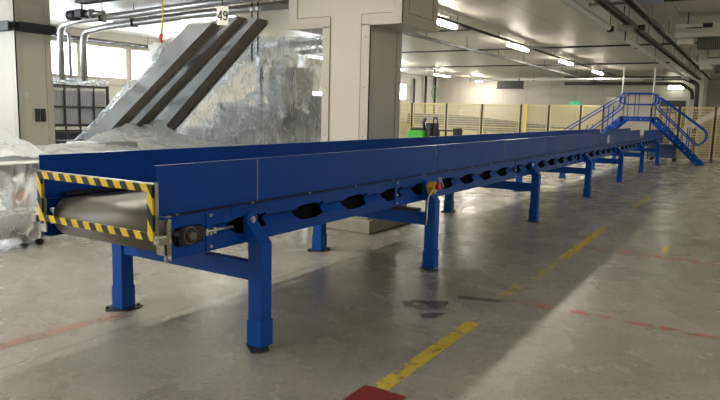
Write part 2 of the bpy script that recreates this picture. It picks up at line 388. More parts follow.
# holes in the channels
hc = [.05, .70, 1.32, 1.94, 2.52] + [2.52 + .586 * k for k in range(1, 31)]
def channel(side):
    yy = CN if side < 0 else CF
    def yof(z):   # web with a folded crease
        if z >= .825: d = 0
        elif z >= .80: d = .036 * (.825 - z) / .025
        elif z >= .755: d = .036 * (z - .755) / .045
        else: d = 0
        return yy + d * (1 if side < 0 else -1)
    xsamp = []
    for c_ in hc:
        for dx, u, l in ((-.17, .79, .79), (-.165, .80, .775), (-.10, .842, .735), (-.02, .846, .731), (.09, .846, .731), (.10, .832, .738), (.13, .838, .745), (.16, .845, .75), (.17, .845, .75), (.172, .79, .79)):
            xsamp.append((c_ + dx, u, l))
    xsamp = [(-.60, .79, .79), (-.30, .79, .79)] + [q for q in xsamp if q[0] < XEND - .1] + [(XEND, .79, .79)]
    # window for the take-up bearing at the very end
    xsamp = [(-.60, .79, .79), (-.5601, .79, .79), (-.56, .845, .735), (-.35, .845, .735), (-.349, .79, .79)] + xsamp[1:]
    m = MB(); vs = []; nr = 8
    for (x, u, l) in xsamp:
        up = [.905, .86, .825, .80, .755]; row = []
        for z in up: row.append((x, yof(max(z, u)), max(z, u)))
        row[-1] = (x, yof(u), u)
        lo = []
        for z in (.80, .775, .755, .71, .672): lo.append((x, yof(min(z, l)), min(z, l)))
        lo[0] = (x, yof(l), l)
        s_ = 1 if side < 0 else -1
        row = [(x, yy + s_ * .05, .905)] + row
        lo = lo + [(x, yy + s_ * .05, .672)]
        vs += row + lo
    fs = []
    for i in range(len(xsamp) - 1):
        for k in list(range(5)) + list(range(6, 11)):
            a = i * 12 + k; fs.append((a, a + 12, a + 13, a + 1))
    m.add(vs, fs)
    return m
for sd in (-1, 1):
    o = channel(sd).build('side_channel', BLUE, cv, fix=False)
    s_ = o.modifiers.new('s', 'SOLIDIFY'); s_.thickness = .006; s_.offset = 0
# guards, in bolted lengths
cuts = [-.635, .17, 2.92, 4.95, 6.95, 8.95, 10.95, 12.95, 14.95, 16.5]
def guard(x0, x1, side, z1=1.189):
    y = YN if side < 0 else YB; s_ = -1 if side < 0 else 1; m = MB()
    m.box(x0 + .001, x1 - .001, y, y - s_ * .004, .905, z1)
    m.box(x0 + .001, x1 - .001, y, y - s_ * .035, z1 - .004, z1)                    # rolled-in top lip
    m.box(x0 + .001, x1 - .001, y + s_ * .046, y, .900, .909)                       # foot flange on the channel
    return m
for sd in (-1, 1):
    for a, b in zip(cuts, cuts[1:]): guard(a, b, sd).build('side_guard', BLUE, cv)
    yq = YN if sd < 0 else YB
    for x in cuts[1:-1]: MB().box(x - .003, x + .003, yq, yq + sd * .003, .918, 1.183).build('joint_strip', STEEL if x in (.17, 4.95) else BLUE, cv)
    MB().box(-.60, 16.5, yq + sd * .004, yq + sd * .022, .909, .917).build('gap_shade_strip', BLACK, cv)  # black strip standing in for the shadow line above the foot flange
    guard(17.3, 21.9, sd, 1.16).build('side_guard', BLUE, cv)
# flange bolts on the near side
for k in range(0, 22):
    x = -.52 + k * .62
    MB().tube([(x, CN + .012, .909), (x, CN + .012, .918)], .009, 8).build('flange_bolt', ZINC, cv)
# belt loop round tail roller
rx, rz, rr = -.46, .792, .128
prof = [(XEND - .2, .92)] + [(rx, rz + rr)]
for k in range(1, 16):
    a = PI / 2 + PI * k / 16; prof.append((rx + rr * math.cos(a), rz + rr * math.sin(a)))
prof += [(rx, rz - rr), (.1, .70), (XEND - .2, .70)]
m = MB(); nb = len(prof); vs = [(x, .235, z) for x, z in prof] + [(x, 1.21, z) for x, z in prof]
m.add(vs, [(i, i + 1, nb + i + 1, nb + i) for i in range(nb - 1)], True)
b = m.build('belt', BELT, cv, fix=False); q = b.modifiers.new('s', 'SOLIDIFY'); q.thickness = .009; q.offset = 1
m = MB(); m.tube([(rx, .24, rz), (rx, 1.205, rz)], rr - .014, 28); m.build('tail_roller', STEELD, cv)
MB().tube([(rx, .10, rz), (rx, 1.34, rz)], .022, 14).build('roller_shaft', STEELD, cv)
# rubber skirt strips under the guards, and slider bed
for y0, y1 in ((.187, .25), (1.195, 1.258)): MB().box(-.50, XEND - .3, y0, y1, .926, .945).build('skirt_strip', BLACK, cv)
MB().box(-.25, XEND - .3, .23, 1.215, .88, .905).build('slider_bed', DARKM, cv)
for c_ in hc[:24]:
    MB().tube([(c_ + .05, .235, .755), (c_ + .05, 1.21, .755)], .03, 10).build('return_idler', BLACK, cv)
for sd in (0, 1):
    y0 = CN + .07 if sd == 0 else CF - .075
    MB().box(-.25, XEND - .3, y0, y0 + .005, .70, .88).build('inner_web', VOID, cv)  # dark sheet that paints the shade inside the channel holes
YG = 1.232
# end guard frame with hazard tape
def bar(y0, y1, z0, z1, nm='guard_bar'):
    o = MB().box(-.673, -.66, y0, y1, z0, z1).build(nm, HAZ, fr_)
    return o
fr_ = bpy.data.objects.new('end_guard', None); C.objects.link(fr_); fr_.parent = cv; fr_.location = (0, 0, 0)
bar(YN, YG, 1.050, 1.092); bar(YN, YG, .785, .826); bar(YN, YN + .042, .826, 1.050); bar(YG - .042, YG, .826, 1.050)
m = MB(); m.box(-.660, -.640, YN - .012, YN, .76, 1.10).box(-.660, -.654, YN, YN + .05, .782, 1.092).box(-.660, -.654, YG - .05, YG, .782, 1.092).box(-.660, -.640, YG, YG + .012, .76, 1.10)
m.box(-.660, -.640, YN, YG, 1.092, 1.096).box(-.660, -.654, YN, YG, 1.05, 1.092).box(-.660, -.654, YN, YG, .782, .82)
m.build('guard_frame', STEEL, fr_)
# stainless end plates, with bolts and a bracket
for sd in (-1, 1):
    y = CN if sd < 0 else CF; s_ = sd
    ep = MB().box(-.625, -.582, y - .001, y + s_ * .012, .665, .918).box(-.625, -.613, y + s_ * .012, y - s_ * .06, .70, .918).build('end_plate', STEEL, cv, bevel=.002)
    MB().box(-.672, -.613, y + s_ * .02, y - s_ * .03, .765, .815).build('bracket', STEEL, ep, bevel=.004)
    for z in (.69, .78, .893): MB().tube([(-.603, y + s_ * .012, z), (-.603, y + s_ * .024, z)], .011, 6).build('bolt', ZINC, ep)
    # take-up bearing in its window
    by = y + s_ * .01
    hb = MB(); hb.prism([(-.52, .738), (-.40, .738), (-.345, .765), (-.34, .815), (-.40, .842), (-.52, .842)], 'y', by - .02, by + .012)
    hs = hb.build('bearing_housing', BLACK, cv, bevel=.006)
    ring = [(rx + .047 * math.cos(2 * PI * k / 24), by + s_ * .012, rz + .047 * math.sin(2 * PI * k / 24)) for k in range(24)]
    MB().tube(ring, .009, 8, closed=True).build('bearing_ring', STEELD, hs)
    MB().tube([(rx, by, rz), (rx, by + s_ * .035, rz)], .024, 18).build('shaft_end', mat('rusty_shaft', (.22, .13, .08), .5, metal=.5), hs)
    ring = [(-.362 + .016 * math.cos(2 * PI * k / 16), by + s_ * .012, .79 + .03 * math.sin(2 * PI * k / 16)) for k in range(16)]
    MB().tube(ring, .006, 8, closed=True).build('lug', STEELD, hs)
    MB().tube([(-.35, by + .0, .79), (-.10, by + .0, .79)], .009, 10).build('take_up_screw', ZINC, cv)
    MB().box(-.335, -.315, by - .014, by + .018, .77, .81).build('take_up_nut', ZINC, cv)
    MB().box(-.27, -.25, by - .012, by + .018, .772, .808).build('take_up_nut', ZINC, cv)
    # splice plates where channel lengths meet
    for x in (-.29, 2.0, 5.35, 8.8, 12.2, 15.7):
        sp_ = MB().box(x - .03, x + .02, y, y + s_ * .010, .675, .915).build('splice_plate', BLUE, cv)
        for z in (.70, .775, .885): MB().tube([(x, y + s_ * .010, z), (x, y + s_ * .02, z)], .010, 6).build('bolt', ZINC, sp_)
# trestles
def leg(x, side):
    """square post whose outer face bends in to a rounded lug bolted on the channel"""
    s_ = 1 if side < 0 else -1; y0 = 0 if side < 0 else 1.445
    Y = lambda d: y0 + s_ * d
    wdt = .112 if True else 0
    prof = [(Y(.006), .02), (Y(.006), .665), (Y(.118), .80), (Y(.118), .85), (Y(.15), .85), (Y(.15), .67), (Y(.115), .63), (Y(.115), .02)]
    m = MB()
    # split the outline at the bend so that every face stays flat and convex
    lower = [(Y(.006), .10), (Y(.006), .675), (Y(.112), .675), (Y(.112), .10)]
    upper = [(Y(.006), .675), (Y(.120), .800), (Y(.152), .800), (Y(.152), .675)]
    m.prism(lower, 'x', x + .002, x + .106); m.prism(upper, 'x', x + .002, x + .106)
    # rounded lug head
    pts = [(x + .002, .79), (x + .106, .79)] + [(x + .054 + .052 * math.cos(a * PI / 10), .815 + .05 * math.sin(a * PI / 10)) for a in range(0, 11)]
    m.prism(pts, 'y', Y(.120), Y(.152))
    lg = m.build('leg', BLUEL, cv, bevel=.003)
    MB().tube([(x + .054, Y(.104), .815), (x + .054, Y(.120), .815)], .014, 6).tube([(x + .054, Y(.112), .815), (x + .054, Y(.120), .815)], .022, 16).build('bolt', ZINC, lg)
    MB().box(x - .004, x + .112, Y(0), Y(.118), .012, .18).build('sleeve', BLUEL, lg, bevel=.003)
    bp = MB(); bp.prism([(x - .075, Y(.02)), (x - .045, Y(-.03)), (x + .02, Y(-.045)), (x + .16, Y(.085)), (x + .17, Y(.13)), (x + .12, Y(.155)), (x + .02, Y(.15))][::1], 'z', 0, .012)
    q = bp.build('base_plate', mat('plate_grime', (.07, .07, .075), .5, metal=.4) if False else DARKM, lg)
    for (dx, dy) in ((-.045, .0), (.135, .12)):
        MB().tube([(x + dx, Y(dy), .012), (x + dx, Y(dy), .03)], .013, 6).build('anchor_bolt', DARKM, lg)
for i, x in enumerate(LEGX):
    for sd in (-1, 1): leg(x, sd)
    MB().box(x + .02, x + .085, .10, 1.345, .43, .55).build('crossbeam', BLUEL, cv, bevel=.003)
    for sd in (-1, 1):
        y = CN if sd < 0 else CF
        # gusset plate on the channel at each trestle
        MB().box(x - .10, x - .02, y, y + sd * .006, .84, .915).build('gusset', BLUE, cv)
# short angled conveyor tail stanchion seen beyond the fourth trestle
MB().box(-.05, 2.3, .62, .70, .44, .47).build('tie_bar', DARKM, cv) if False else None
# cable tray lying on the second crossbeam
MB().box(2.53, 2.62, .2, 1.25, .552, .58).build('cable_tray', DARKM, cv)
# junction plate (white label) on the guard
MB().box(11.75, 12.0, YN - .006, YN, .95, 1.12).build('white_label', WHITE, cv)

# emergency stop on the second trestle
es = thing('emergency_stop', 'yellow emergency stop box with red button on the second near leg', 'switch', (2.55, .06, .8))
M = Matrix.Translation((2.52, .045, .80)) @ Matrix.Rotation(math.radians(-30), 4, 'Y')
MB().box(-.045, .045, -.04, .035, -.045, .045, M).build('switch_box', YEL, es, bevel=.006)
MB().tube([(2.53, .01, .815), (2.53, -.035, .825)], [.03, .03], 16).build('button', RED, es)
m = MB()
for dx in (.0, .035): m.tube([(2.55 + dx, -.01, .90), (2.61 + dx * 1.6, -.01, .80)], .005, 8)
m.build('guard_wire', WIREW, es)
m = MB().tube(fillet([(2.49, .02, .80), (2.45, .0, .79), (2.41, .03, .72), (2.42, .04, .5), (2.45, .06, .45)], .05), .007, 8)
m.build('power_cord', WIREW, es)

# ------------------------------------------------------------------ floor markings
def flat(name, pts, m, label, cat='floor marking', z=.002, group=None):
    n = len(pts); b = MB(); b.add([(x, y, z) for x, y in pts], [tuple(range(n))])
    return tag(b.build(name, m), label, cat, group)
flat('yellow_floor_line', [(-.05, -.94), (1.3, -.95), (1.3, -.85), (-.05, -.84)], YLINE, 'bold yellow floor line segment starting at the dark red floor patch')
flat('yellow_floor_line', [(2.02, -.90), (2.55, -.90), (2.55, -.81), (2.02, -.81)], YLINE2, 'short chipped yellow floor line piece beside the wet stains')
flat('yellow_floor_line', [(2.8, -.93), (3.75, -.94), (3.75, -.87), (2.8, -.86)], YLINE2, 'faded broken yellow floor line between the two red floor lines')
flat('yellow_floor_line', [(3.85, -.95), (6.2, -.95), (6.2, -.85), (3.85, -.85)], YLINE, 'clean yellow floor line length next to the third near trestle leg')
flat('yellow_floor_line', [(8.6, -.97), (10.6, -.97), (10.6, -.87), (8.6, -.87)], YLINE2, 'farthest faint yellow floor line towards the stairs')
flat('yellow_floor_mark', [(4.9, -1.80), (5.25, -1.80), (5.25, -1.74), (4.9, -1.74)], YLINE, 'tiny yellow dash crossing the farther red floor line')
flat('dark_red_floor_patch', [(-.9, -.80), (-.06, -.80), (-.06, -1.06), (-.9, -1.06)], RPATCH, 'dark red painted floor patch at the near end of the yellow line', z=.003)
flat('red_floor_line', [(1.97, -.88), (2.05, -.88), (2.03, -2.9), (1.95, -2.9)], RLINE, 'nearer broken red floor line crossing the yellow line')
flat('red_floor_line', [(4.58, -.95), (4.70, -.95), (4.56, -3.2), (4.44, -3.2)], RLINE, 'farther long red floor line running out of frame')
flat('faded_red_floor_line', [(-.05, 1.32), (-1.0, 1.44), (-1.0, 1.33), (-.05, 1.23)], RLINE2, 'faded pinkish red floor line ending at the nearest rear leg')
def blob(cx, cy, rx_, ry_, rot, seed, n=40):
    pts = []
    for k in range(n):
        a = 2 * PI * k / n; r = 1 + .35 * noise.noise(Vector((math.cos(a) * 1.6 + seed, math.sin(a) * 1.6, seed)))+ .2 * noise.noise(Vector((math.cos(a) * 5 + seed, math.sin(a) * 5, seed)))
        x, y = rx_ * r * math.cos(a), ry_ * r * math.sin(a)
        pts.append((cx + x * math.cos(rot) - y * math.sin(rot), cy + x * math.sin(rot) + y * math.cos(rot)))
    return pts
flat('wet_stain', blob(1.50, -.42, .20, .12, -1.0, 3.1), WET, 'largest dark wet stain on the concrete near the yellow line', 'stain')
flat('wet_stain', blob(1.88, -.73, .26, .05, -1.25, 7.7), WET, 'long thin dark wet stain reaching the yellow line', 'stain')
flat('wet_stain', blob(1.27, -.58, .11, .05, -.6, 5.2), WET, 'smallest dark wet stain of the three', 'stain')

# ------------------------------------------------------------------ inclined stainless conveyors
inc_labels = ['slanting stainless conveyor farthest left, next to the left pillar', 'middle of the three slanting stainless conveyors, half veiled in film', 'slanting stainless conveyor closest to the wrapped machine']
INC = [(3.02, .17, 3.82, 2.57, 6.1, 1.00, -.24), (3.44, .18, 3.72, 2.70, 6.1, 1.00, -.22), (4.04, .24, 3.96, 2.77, 6.0, 1.10, -.27)]
for i, (x0, wd, ya, za, yb, zb_, hh) in enumerate(INC):
    dirv = Vector((0, yb - ya, zb_ - za)).normalized(); nrm = Vector((0, -dirv.z, dirv.y))
    t = thing('inclined_conveyor', inc_labels[i], 'conveyor', (x0, yb, 0), 'slanting stainless conveyors')
    A = Vector((0, ya, za)); B = Vector((0, yb, zb_))
    ln = (B - A).length
    def P(x, s_, d): v = A + dirv * s_ + nrm * d; return Vector((x, v.y, v.z))
    def slab(xa, xb, s0, s1, d0, d1):
        k_ = nrm.z / -dirv.z        # the upper end is cut level
        vs = [P(x, s_ + (k_ * d if s_ == s0 else 0), d) for d in (d0, d1) for s_ in (s0, s1) for x in (xa, xb)]
        return MB().add(vs, [(0, 2, 3, 1), (4, 5, 7, 6), (0, 1, 5, 4), (1, 3, 7, 5), (3, 2, 6, 7), (2, 0, 4, 6)])
    slab(x0, x0 + .012, 0, ln, hh, 0).build('side_plate', SIDEST, t)
    slab(x0 + wd - .012, x0 + wd, 0, ln, hh, 0).build('side_plate', SIDEST, t)
    slab(x0 + .012, x0 + wd - .012, 0.02, ln, hh, hh + .01).build('bottom_plate', UNDER, t)
    slab(x0 + .012, x0 + wd - .012, 0.02, ln, -.11, -.10).build('belt', BELT, t)
    slab(x0 + .012, x0 + wd - .012, 0, .012, hh + .01, -.11).build('end_cap', SIDEST, t)
    slab(x0 + wd, x0 + wd + .03, .05, ln, hh - .02, hh + .01).build('edge_strip', STEEL, t)
    for s_ in (ln * .86,):
        for xx in (x0 + .02, x0 + wd - .06):
            p = P(xx, s_, hh); MB().box(xx, xx + .04, p.y - .02, p.y + .02, 0, p.z).build('leg', STEELD, t)

# wrapped low machine (infeed table) : steel body under the film
tb = thing('infeed_machine', 'low stainless infeed machine under plastic film behind the blue conveyor', 'machine', (2, 4.9, 0))
MB().box(.3, 4.8, 4.35, 5.4, .70, .86).build('table_top', SIDEST, tb)
for x in (.5, 1.6, 3.2, 4.6):
    for y in (4.45, 5.25): MB().box(x, x + .08, y, y + .08, 0, .70).build('leg', STEELD, tb)
MB().box(1.4, 2.3, 4.45, 5.4, .25, .70).build('drive_housing', GALV, tb, bevel=.02)
MB().box(2.2, 2.9, 4.7, 5.3, .86, 1.02).build('motor_cover', GALV, tb, bevel=.03)
MB().box(1.00, 1.16, 4.42, 4.5, .28, .54).build('orange_container', ORANGE, tb, bevel=.01)

def fbm(x, y, s, o=3, seed=0):
    v = 0; a = 1
    for k in range(o): v += a * noise.noise(Vector((x * s + seed, y * s - seed, seed * .37))); s *= 2.1; a *= .5
    return v
def ridged(x, y, s, seed):
    return 1 - abs(noise.noise(Vector((x * s + seed, y * s, seed)))) * 2.4
# film over the table with heaped folds and a hanging skirt
def film_top(u, v):
    x = -.9 + 5.9 * u; t = v; y = 4.1 + 1.5 * t
    heap = .30 * math.exp(-((x - .75) / .42) ** 2 - ((y - 4.5) / .30) ** 2) + .12 * math.exp(-((x - 1.9) / .5) ** 2 - ((y - 4.7) / .35) ** 2) + .36 * math.exp(-((x - 3.4) / .8) ** 2 - ((y - 5.25) / .30) ** 2)
    heap += .16 * math.exp(-((x + .1) / .4) ** 2 - ((y - 4.6) / .3) ** 2)
    z = .90 + heap * (1 + .35 * fbm(x, y, 3.5, 3, 1)) + .045 * ridged(x, y, 2.6, 8) * min(1, t * 6) + .02 * fbm(x, y, 9, 2, 3)
    return (x, y, z)
o = MB().grid(film_top, 150, 70).build('plastic_sheet', FILM3, fix=False)
tag(o, 'milky plastic sheet heaped over the low machine behind the blue conveyor', 'plastic sheet')
def skirt(u, v):
    x = -.6 + 1.95 * u; t = v
    return (x, 4.06 - .06 * (1 - t) + .06 * ridged(x, t * .3, 5, 2.2) * (1 - .5 * t), .40 + .47 * t + .05 * fbm(x, 0, 3, 2, 4) * (1 - t))
o = MB().grid(skirt, 90, 24).build('plastic_skirt', FILM, fix=False); tag(o, 'clear film skirt hanging under the white board edge at the far left', 'plastic sheet')
# white board edge sticking out under the film at the far left
o = MB().box(.2, 1.30, 4.0, 4.28, .87, .885).build('white_board', WHITE); tag(o, 'flat white board edge jutting out beneath the milky plastic sheet', 'board')

# veil draped over the lower part of the slanting conveyors
A = Vector((0, 3.82, 2.57)); dirv = Vector((0, 2.28, -1.57)).normalized(); nrm = Vector((0, -dirv.z, dirv.y))
def veil(u, v):
    # u: from far left hanging edge over the three conveyors, v: down the incline
    x = 2.55 + 2.5 * u; s_ = .25 + 2.75 * v
    p = A + dirv * s_ + nrm * .05
    drop = 0
    if x < 3.0: drop = (3.0 - x) * 1.25
    z = p.z - drop * (1 - .3 * v) + .035 * ridged(x, p.y, 2.8, 5) + .03 * fbm(x * 2, p.y, 3, 3, 6)
    if 3.5 < x < 4.1: z -= .10 * math.sin(PI * (x - 3.5) / .6)
    if x > 4.05: z += .15
    return (x, p.y + .03 * fbm(x, s_, 4, 2, 9), max(z, .98))
o = MB().grid(veil, 110, 110).build('plastic_veil', FILM2, fix=False)
tag(o, 'thin clear plastic film draped down over the slanting conveyors', 'plastic sheet')

# tall wrapped machine right of them
wm = thing('wrapped_machine', 'tall steel framed machine behind hanging plastic film, left of the main pillar', 'machine', (5.8, 4.0, 0))
for (x, y) in ((5.15, 2.75), (5.15, 4.45), (6.3, 2.75), (6.3, 4.45)): MB().box(x, x + .09, y, y + .09, 0, 2.58).build('post', GALV, wm)
for z in (1.0, 2.5):
    MB().box(5.16, 5.22, 2.84, 4.45, z, z + .08).build('rail', GALV, wm); MB().box(6.31, 6.37, 2.84, 4.45, z, z + .08).build('rail', GALV, wm)
    MB().box(5.24, 6.3, 4.46, 4.52, z, z + .08).build('rail', GALV, wm); MB().box(5.24, 6.3, 2.77, 2.83, z, z + .08).build('rail', GALV, wm)
MB().box(5.4, 6.25, 3.3, 4.2, .3, 1.75).build('hopper_body', SIDEST, wm, bevel=.02)
MB().box(5.3, 5.9, 3.9, 4.4, 1.4, 2.2).build('control_box', UNDER, wm, bevel=.02)
MB().box(5.3, 6.1, 4.7, 5.5, .2, 1.55).build('drive_box', STEELD, wm, bevel=.02)
MB().box(5.35, 6.0, 5.7, 6.4, .2, 1.15).build('gear_box', DARKM, wm, bevel=.02)
MB().box(5.3, 6.2, 3.1, 3.26, .8, 2.4).build('mast', DARKM, wm, bevel=.02)
MB().box(5.6, 6.25, 3.0, 3.3, 1.9, 2.15).build('duct', GALV, wm, bevel=.02)
MB().tube(fillet([(5.3, 4.6, .9), (5.3, 5.4, 1.0), (5.3, 5.9, .9)], .2), .06).build('pipe', STEELD, wm)
def ztop(y):
    if y < 4.55: return 2.62
    if y < 5.0: return 2.62 - (y - 4.55) * .9
    return 2.21 - (y - 5.0) * .82
def curtain(u, v):
    y = 2.55 + 4.1 * u; zt = ztop(y); zb = .62 + .15 * fbm(y, 0, 2, 2, 3)
    t = v; z = zt + (zb - zt) * t
    fold = .10 * math.sin(y * 15 + 2.2 * t + 2 * fbm(y, t, 1.2, 2, 4)) * (.15 + .6 * t) + .07 * ridged(y, z, 2.2, 12) + .05 * fbm(y, z, 3.5, 3, 2)
    return (4.98 + fold, y, z + .05 * fbm(y, 1, 4, 2, 8))
o = MB().grid(curtain, 150, 90).build('plastic_curtain', FILM, fix=False)
tag(o, 'big crinkled plastic film curtain hanging over the tall machine', 'plastic sheet')
def topsheet(u, v):
    y = 2.55 + 2.05 * u; x = 4.98 + 1.5 * v
    return (x, y, 2.63 + .04 * ridged(x, y, 2, 3) - .06 * math.sin(PI * v) - .05 * math.sin(PI * u))
o = MB().grid(topsheet, 50, 50).build('plastic_cover', FILM, fix=False)
tag(o, 'plastic film lying across the top of the tall wrapped machine', 'plastic sheet')
def sag(u, v):      # loose swag bridging from the slanted conveyor head to the curtain
    y = 3.7 + 1.5 * u; x = 4.86 - .02 * v
    z = 2.35 - .75 * u - .95 * v * (1 - .25 * u) - .25 * math.sin(PI * u) * (1 - v)
    return (x + .06 * math.sin(y * 21 + v * 5) + .05 * ridged(y, z, 3, 21), y, z)
o = MB().grid(sag, 60, 60).build('plastic_swag', FILM2, fix=False)
tag(o, 'loose swag of clear film hanging from the head of the slanting conveyors', 'plastic sheet')
# paper tags on the film
for k, (y, z, lab) in enumerate(((5.05, 1.55, 'small white paper tag stuck on the film, highest one'), (5.35, 1.28, 'small white paper tag stuck on the film near its left edge'), (3.3, 1.5, 'small white paper tag on the film beside the pillar'))):
    M = Matrix.Translation((4.88, y, z)) @ Matrix.Rotation(.5, 4, 'X')
    tag(MB().box(-.003, .003, -.07, .07, -.03, .03, M).build('paper_tag', WHITE), lab, 'tag', 'paper tags on the film')

# low trolley wrapped in film
tr = thing('trolley', 'low steel trolley wrapped in plastic at the bottom left edge', 'trolley', (.9, 4.0, 0))
MB().box(.27, 1.03, 3.85, 4.3, .13, .19).build('deck', STEELD, tr, bevel=.01)
MB().box(.32, .98, 3.90, 4.27, .19, .37).build('load_box', GALV, tr, bevel=.02)
for (x, y) in ((.35, 3.92), (.95, 3.92), (.35, 4.22), (.95, 4.22)):
    cst = MB().box(x - .02, x + .02, y - .02, y + .02, .07, .13).build('caster', STEELD, tr)
    MB().tube([(x, y - .015, .045), (x, y + .015, .045)], .045, 14).build('wheel', BLACK, cst)
def wrap(u, v):
    a = 2 * PI * u; rx_ = .43; ry_ = .30
    cx = .65 + rx_ * max(-1, min(1, 1.25 * math.cos(a))); cy = 4.08 + ry_ * max(-1, min(1, 1.25 * math.sin(a)))
    if v > .7: k = 1 - (v - .7) / .3; cx = .65 + (cx - .65) * k; cy = 4.08 + (cy - 4.08) * k; z = .41
    else: z =   .08 + .33 * v / .7
    return (cx + .03 * fbm(cx * 3, z * 4 + a, 2, 3, 1), cy + .03 * fbm(cy * 3, z * 4 + a, 2, 3, 5), z + .035 * fbm(cx, cy, 5, 3, 2))
MB().grid(wrap, 70, 30).build('film_wrap', FILM, tr, fix=False)
# white wrapped hoist hanging from a yellow sling
hs = thing('wrapped_hoist', 'white wrapped hoist hanging on a yellow sling above the slanting conveyors', 'hoist', (3.2, 4.56, 2.2))
def hw(u, v):
    a = 2 * PI * u; r = .125 * (1 if .1 < v < .9 else .55); r *= (.75 + .25 * v)
    return (3.2 + r * max(-1, min(1, 1.3 * math.cos(a))), 4.56 + r * max(-1, min(1, 1.3 * math.sin(a))) + .015 * fbm(a, v, 3, 2, 1), 2.08 + .30 * v + .01 * fbm(a, v, 5, 2, 4))
MB().grid(hw, 30, 16).build('film_bag', WHITE, hs, fix=False)
MB().tube([(3.2, 4.53, 2.50), (3.2, 4.50, 2.72), (3.2, 4.49, 3.1)], .012, 8).build('sling', YEL, hs)
MB().tube(fillet([(3.2, 4.53, 2.50), (3.2, 4.56, 2.44), (3.2, 4.54, 2.38)], .03), .022, 8).build('hook', RED, hs)
MB().tube([(3.2, 4.49, 3.1), (3.2, 4.49, H)], .008, 8).build('hanger', DARKM, hs)

# ------------------------------------------------------------------ number sign
sg = thing('number_sign', 'hanging white sign reading 49 above the slanting conveyors', 'sign', (3.5, 3.6, 2.6))
sd_dir = Matrix.Translation((3.0, 3.2, 2.64)) @ Matrix.Rotation(math.radians(-49.5), 4, 'Z')
MB().box(-.07, .07, -.004, .004, -.115, .115, sd_dir).build('plate', WHITE, sg)
def numeral(cx, kind):
    m = MB(); y0, y1 = -.009, -.0045
    if kind == 4:
        m.box(cx + .006, cx + .023, y0, y1, -.058, .058, sd_dir); m.box(cx - .028, cx + .030, y0 - .0003, y1, -.032, -.016, sd_dir)
        vs = [Vector(q) for q in ((cx - .028, y0, -.016), (cx + .008, y0, .058), (cx + .023, y0, .058), (cx - .009, y0, -.016))]
        vs = vs + [v + Vector((0, y1 - y0, 0)) for v in vs]
        m.add([sd_dir @ v for v in vs], [(0, 1, 2, 3), (7, 6, 5, 4), (0, 4, 5, 1), (1, 5, 6, 2), (2, 6, 7, 3), (3, 7, 4, 0)])
    else:
        def band(pts):      # stroke of constant width along a path of (x, z)
            L_ = []; R_ = []
            for i, p in enumerate(pts):
                q0 = pts[max(0, i - 1)]; q1 = pts[min(len(pts) - 1, i + 1)]; d = Vector((q1[0] - q0[0], q1[1] - q0[1])).normalized()
                L_.append((p[0] - d.y * .0085, p[1] + d.x * .0085)); R_.append((p[0] + d.y * .0085, p[1] - d.x * .0085))
            n_ = len(pts); vs = [sd_dir @ Vector((x, y, z)) for y in (y0, y1) for (x, z) in L_ + R_]; fs = []
            for i in range(n_ - 1):
                for o_ in (0, 2 * n_): fs.append((o_ + i, o_ + i + 1, o_ + n_ + i + 1, o_ + n_ + i))
                fs.append((i, i + 1, 2 * n_ + i + 1, 2 * n_ + i)); fs.append((n_ + i, n_ + i + 1, 3 * n_ + i + 1, 3 * n_ + i))
            m.add(vs, fs)
        band([(cx + .0205 * math.cos(2 * PI * k / 24), .024 + .026 * math.sin(2 * PI * k / 24)) for k in range(25)])
        band([(cx + .0205, .03), (cx + .0205, -.015), (cx + .017, -.034), (cx + .008, -.046), (cx - .004, -.050), (cx - .016, -.045), (cx - .023, -.033)])
    m.build('numeral', BLACK, sg)
numeral(-.032, 4); numeral(.034, 9)
MB().tube([(3.0, 3.2, 2.76), (3.0, 3.2, H)], .006, 6).build('hanger', DARKM, sg)

# ------------------------------------------------------------------ cage containers behind
cd = MB()
def cage(z0, label, full):
    t = thing('cage_container', label, 'container', (5.4, 9.8, z0), 'stacked cage containers')
    x0, x1, y0, y1, h = 4.65, 6.0, 9.5, 10.5, .92
    p = MB()
    for x in (x0, x1):
        for y in (y0, y1): p.box(x - .025, x + .025, y - .025, y + .025, z0, z0 + h)
    for z in (z0 + .08, z0 + h * .5, z0 + h - .03):
        for y in (y0, y1): p.box(x0, x1, y - .015, y + .015, z - .02, z + .02)
        for x in (x0, x1): p.box(x - .015, x + .015, y0, y1, z - .02, z + .02)
    for k in range(1, 4):
        for y in (y0, y1): p.box(x0 + (x1 - x0) * k / 4 - .015, x0 + (x1 - x0) * k / 4 + .015, y - .012, y + .012, z0, z0 + h)
    p.build('cage_frame', DARKM, t)
    w_ = MB()
    for k in range(1, 24):
        x = x0 + (x1 - x0) * k / 24; w_.box(x - .003, x + .003, y0 - .004, y0 + .004, z0, z0 + h)
    w_.build('wire_bars', GALV if full else DARKM, t)
    MB().box(x0, x1, y0, y1, z0 + .08, z0 + .10).build('deck', DARKM, t)
    return t
cage(.04, 'black cage container at the bottom of the stack behind the slanting conveyors', False)
cage(1.0, 'black cage container on top, holding grey boxes', True)
first = None; names = ['left', 'second', 'third', 'right']
rown = ['bottom', 'upper']
for r in range(2):
    for k in range(4):
        if first is None:
            first = thing('storage_box', '', 'box', (4.83 + .32 * k, 9.72, 1.11), 'grey boxes in the upper cage')
            MB().box(4.68, 4.98, 9.55, 9.95, 1.11, 1.42).build('body', CRATE, first, bevel=.01)
            MB().box(4.675, 4.985, 9.545, 9.955, 1.42, 1.45).build('rim', WHITE, first, bevel=.004)
            b = first
        else:
            b = copy_tree(first); b.location = Vector((4.83 + .33 * k, 9.72, 1.11 + .36 * r))
        b['label'] = 'grey storage box in the upper cage, %s row, %s of four from the left' % (rown[r], ['first', 'second', 'third', 'fourth'][k])
dk = thing('dark_sacks', 'dark blue film-wrapped load inside the lower cage container', 'load', (5.3, 10, .16))
MB().box(4.72, 5.95, 9.58, 10.4, .15, .92).build('load', mat('dark_load', (.05, .055, .08), .35, bump=.5, bscale=8), dk, bevel=.03)
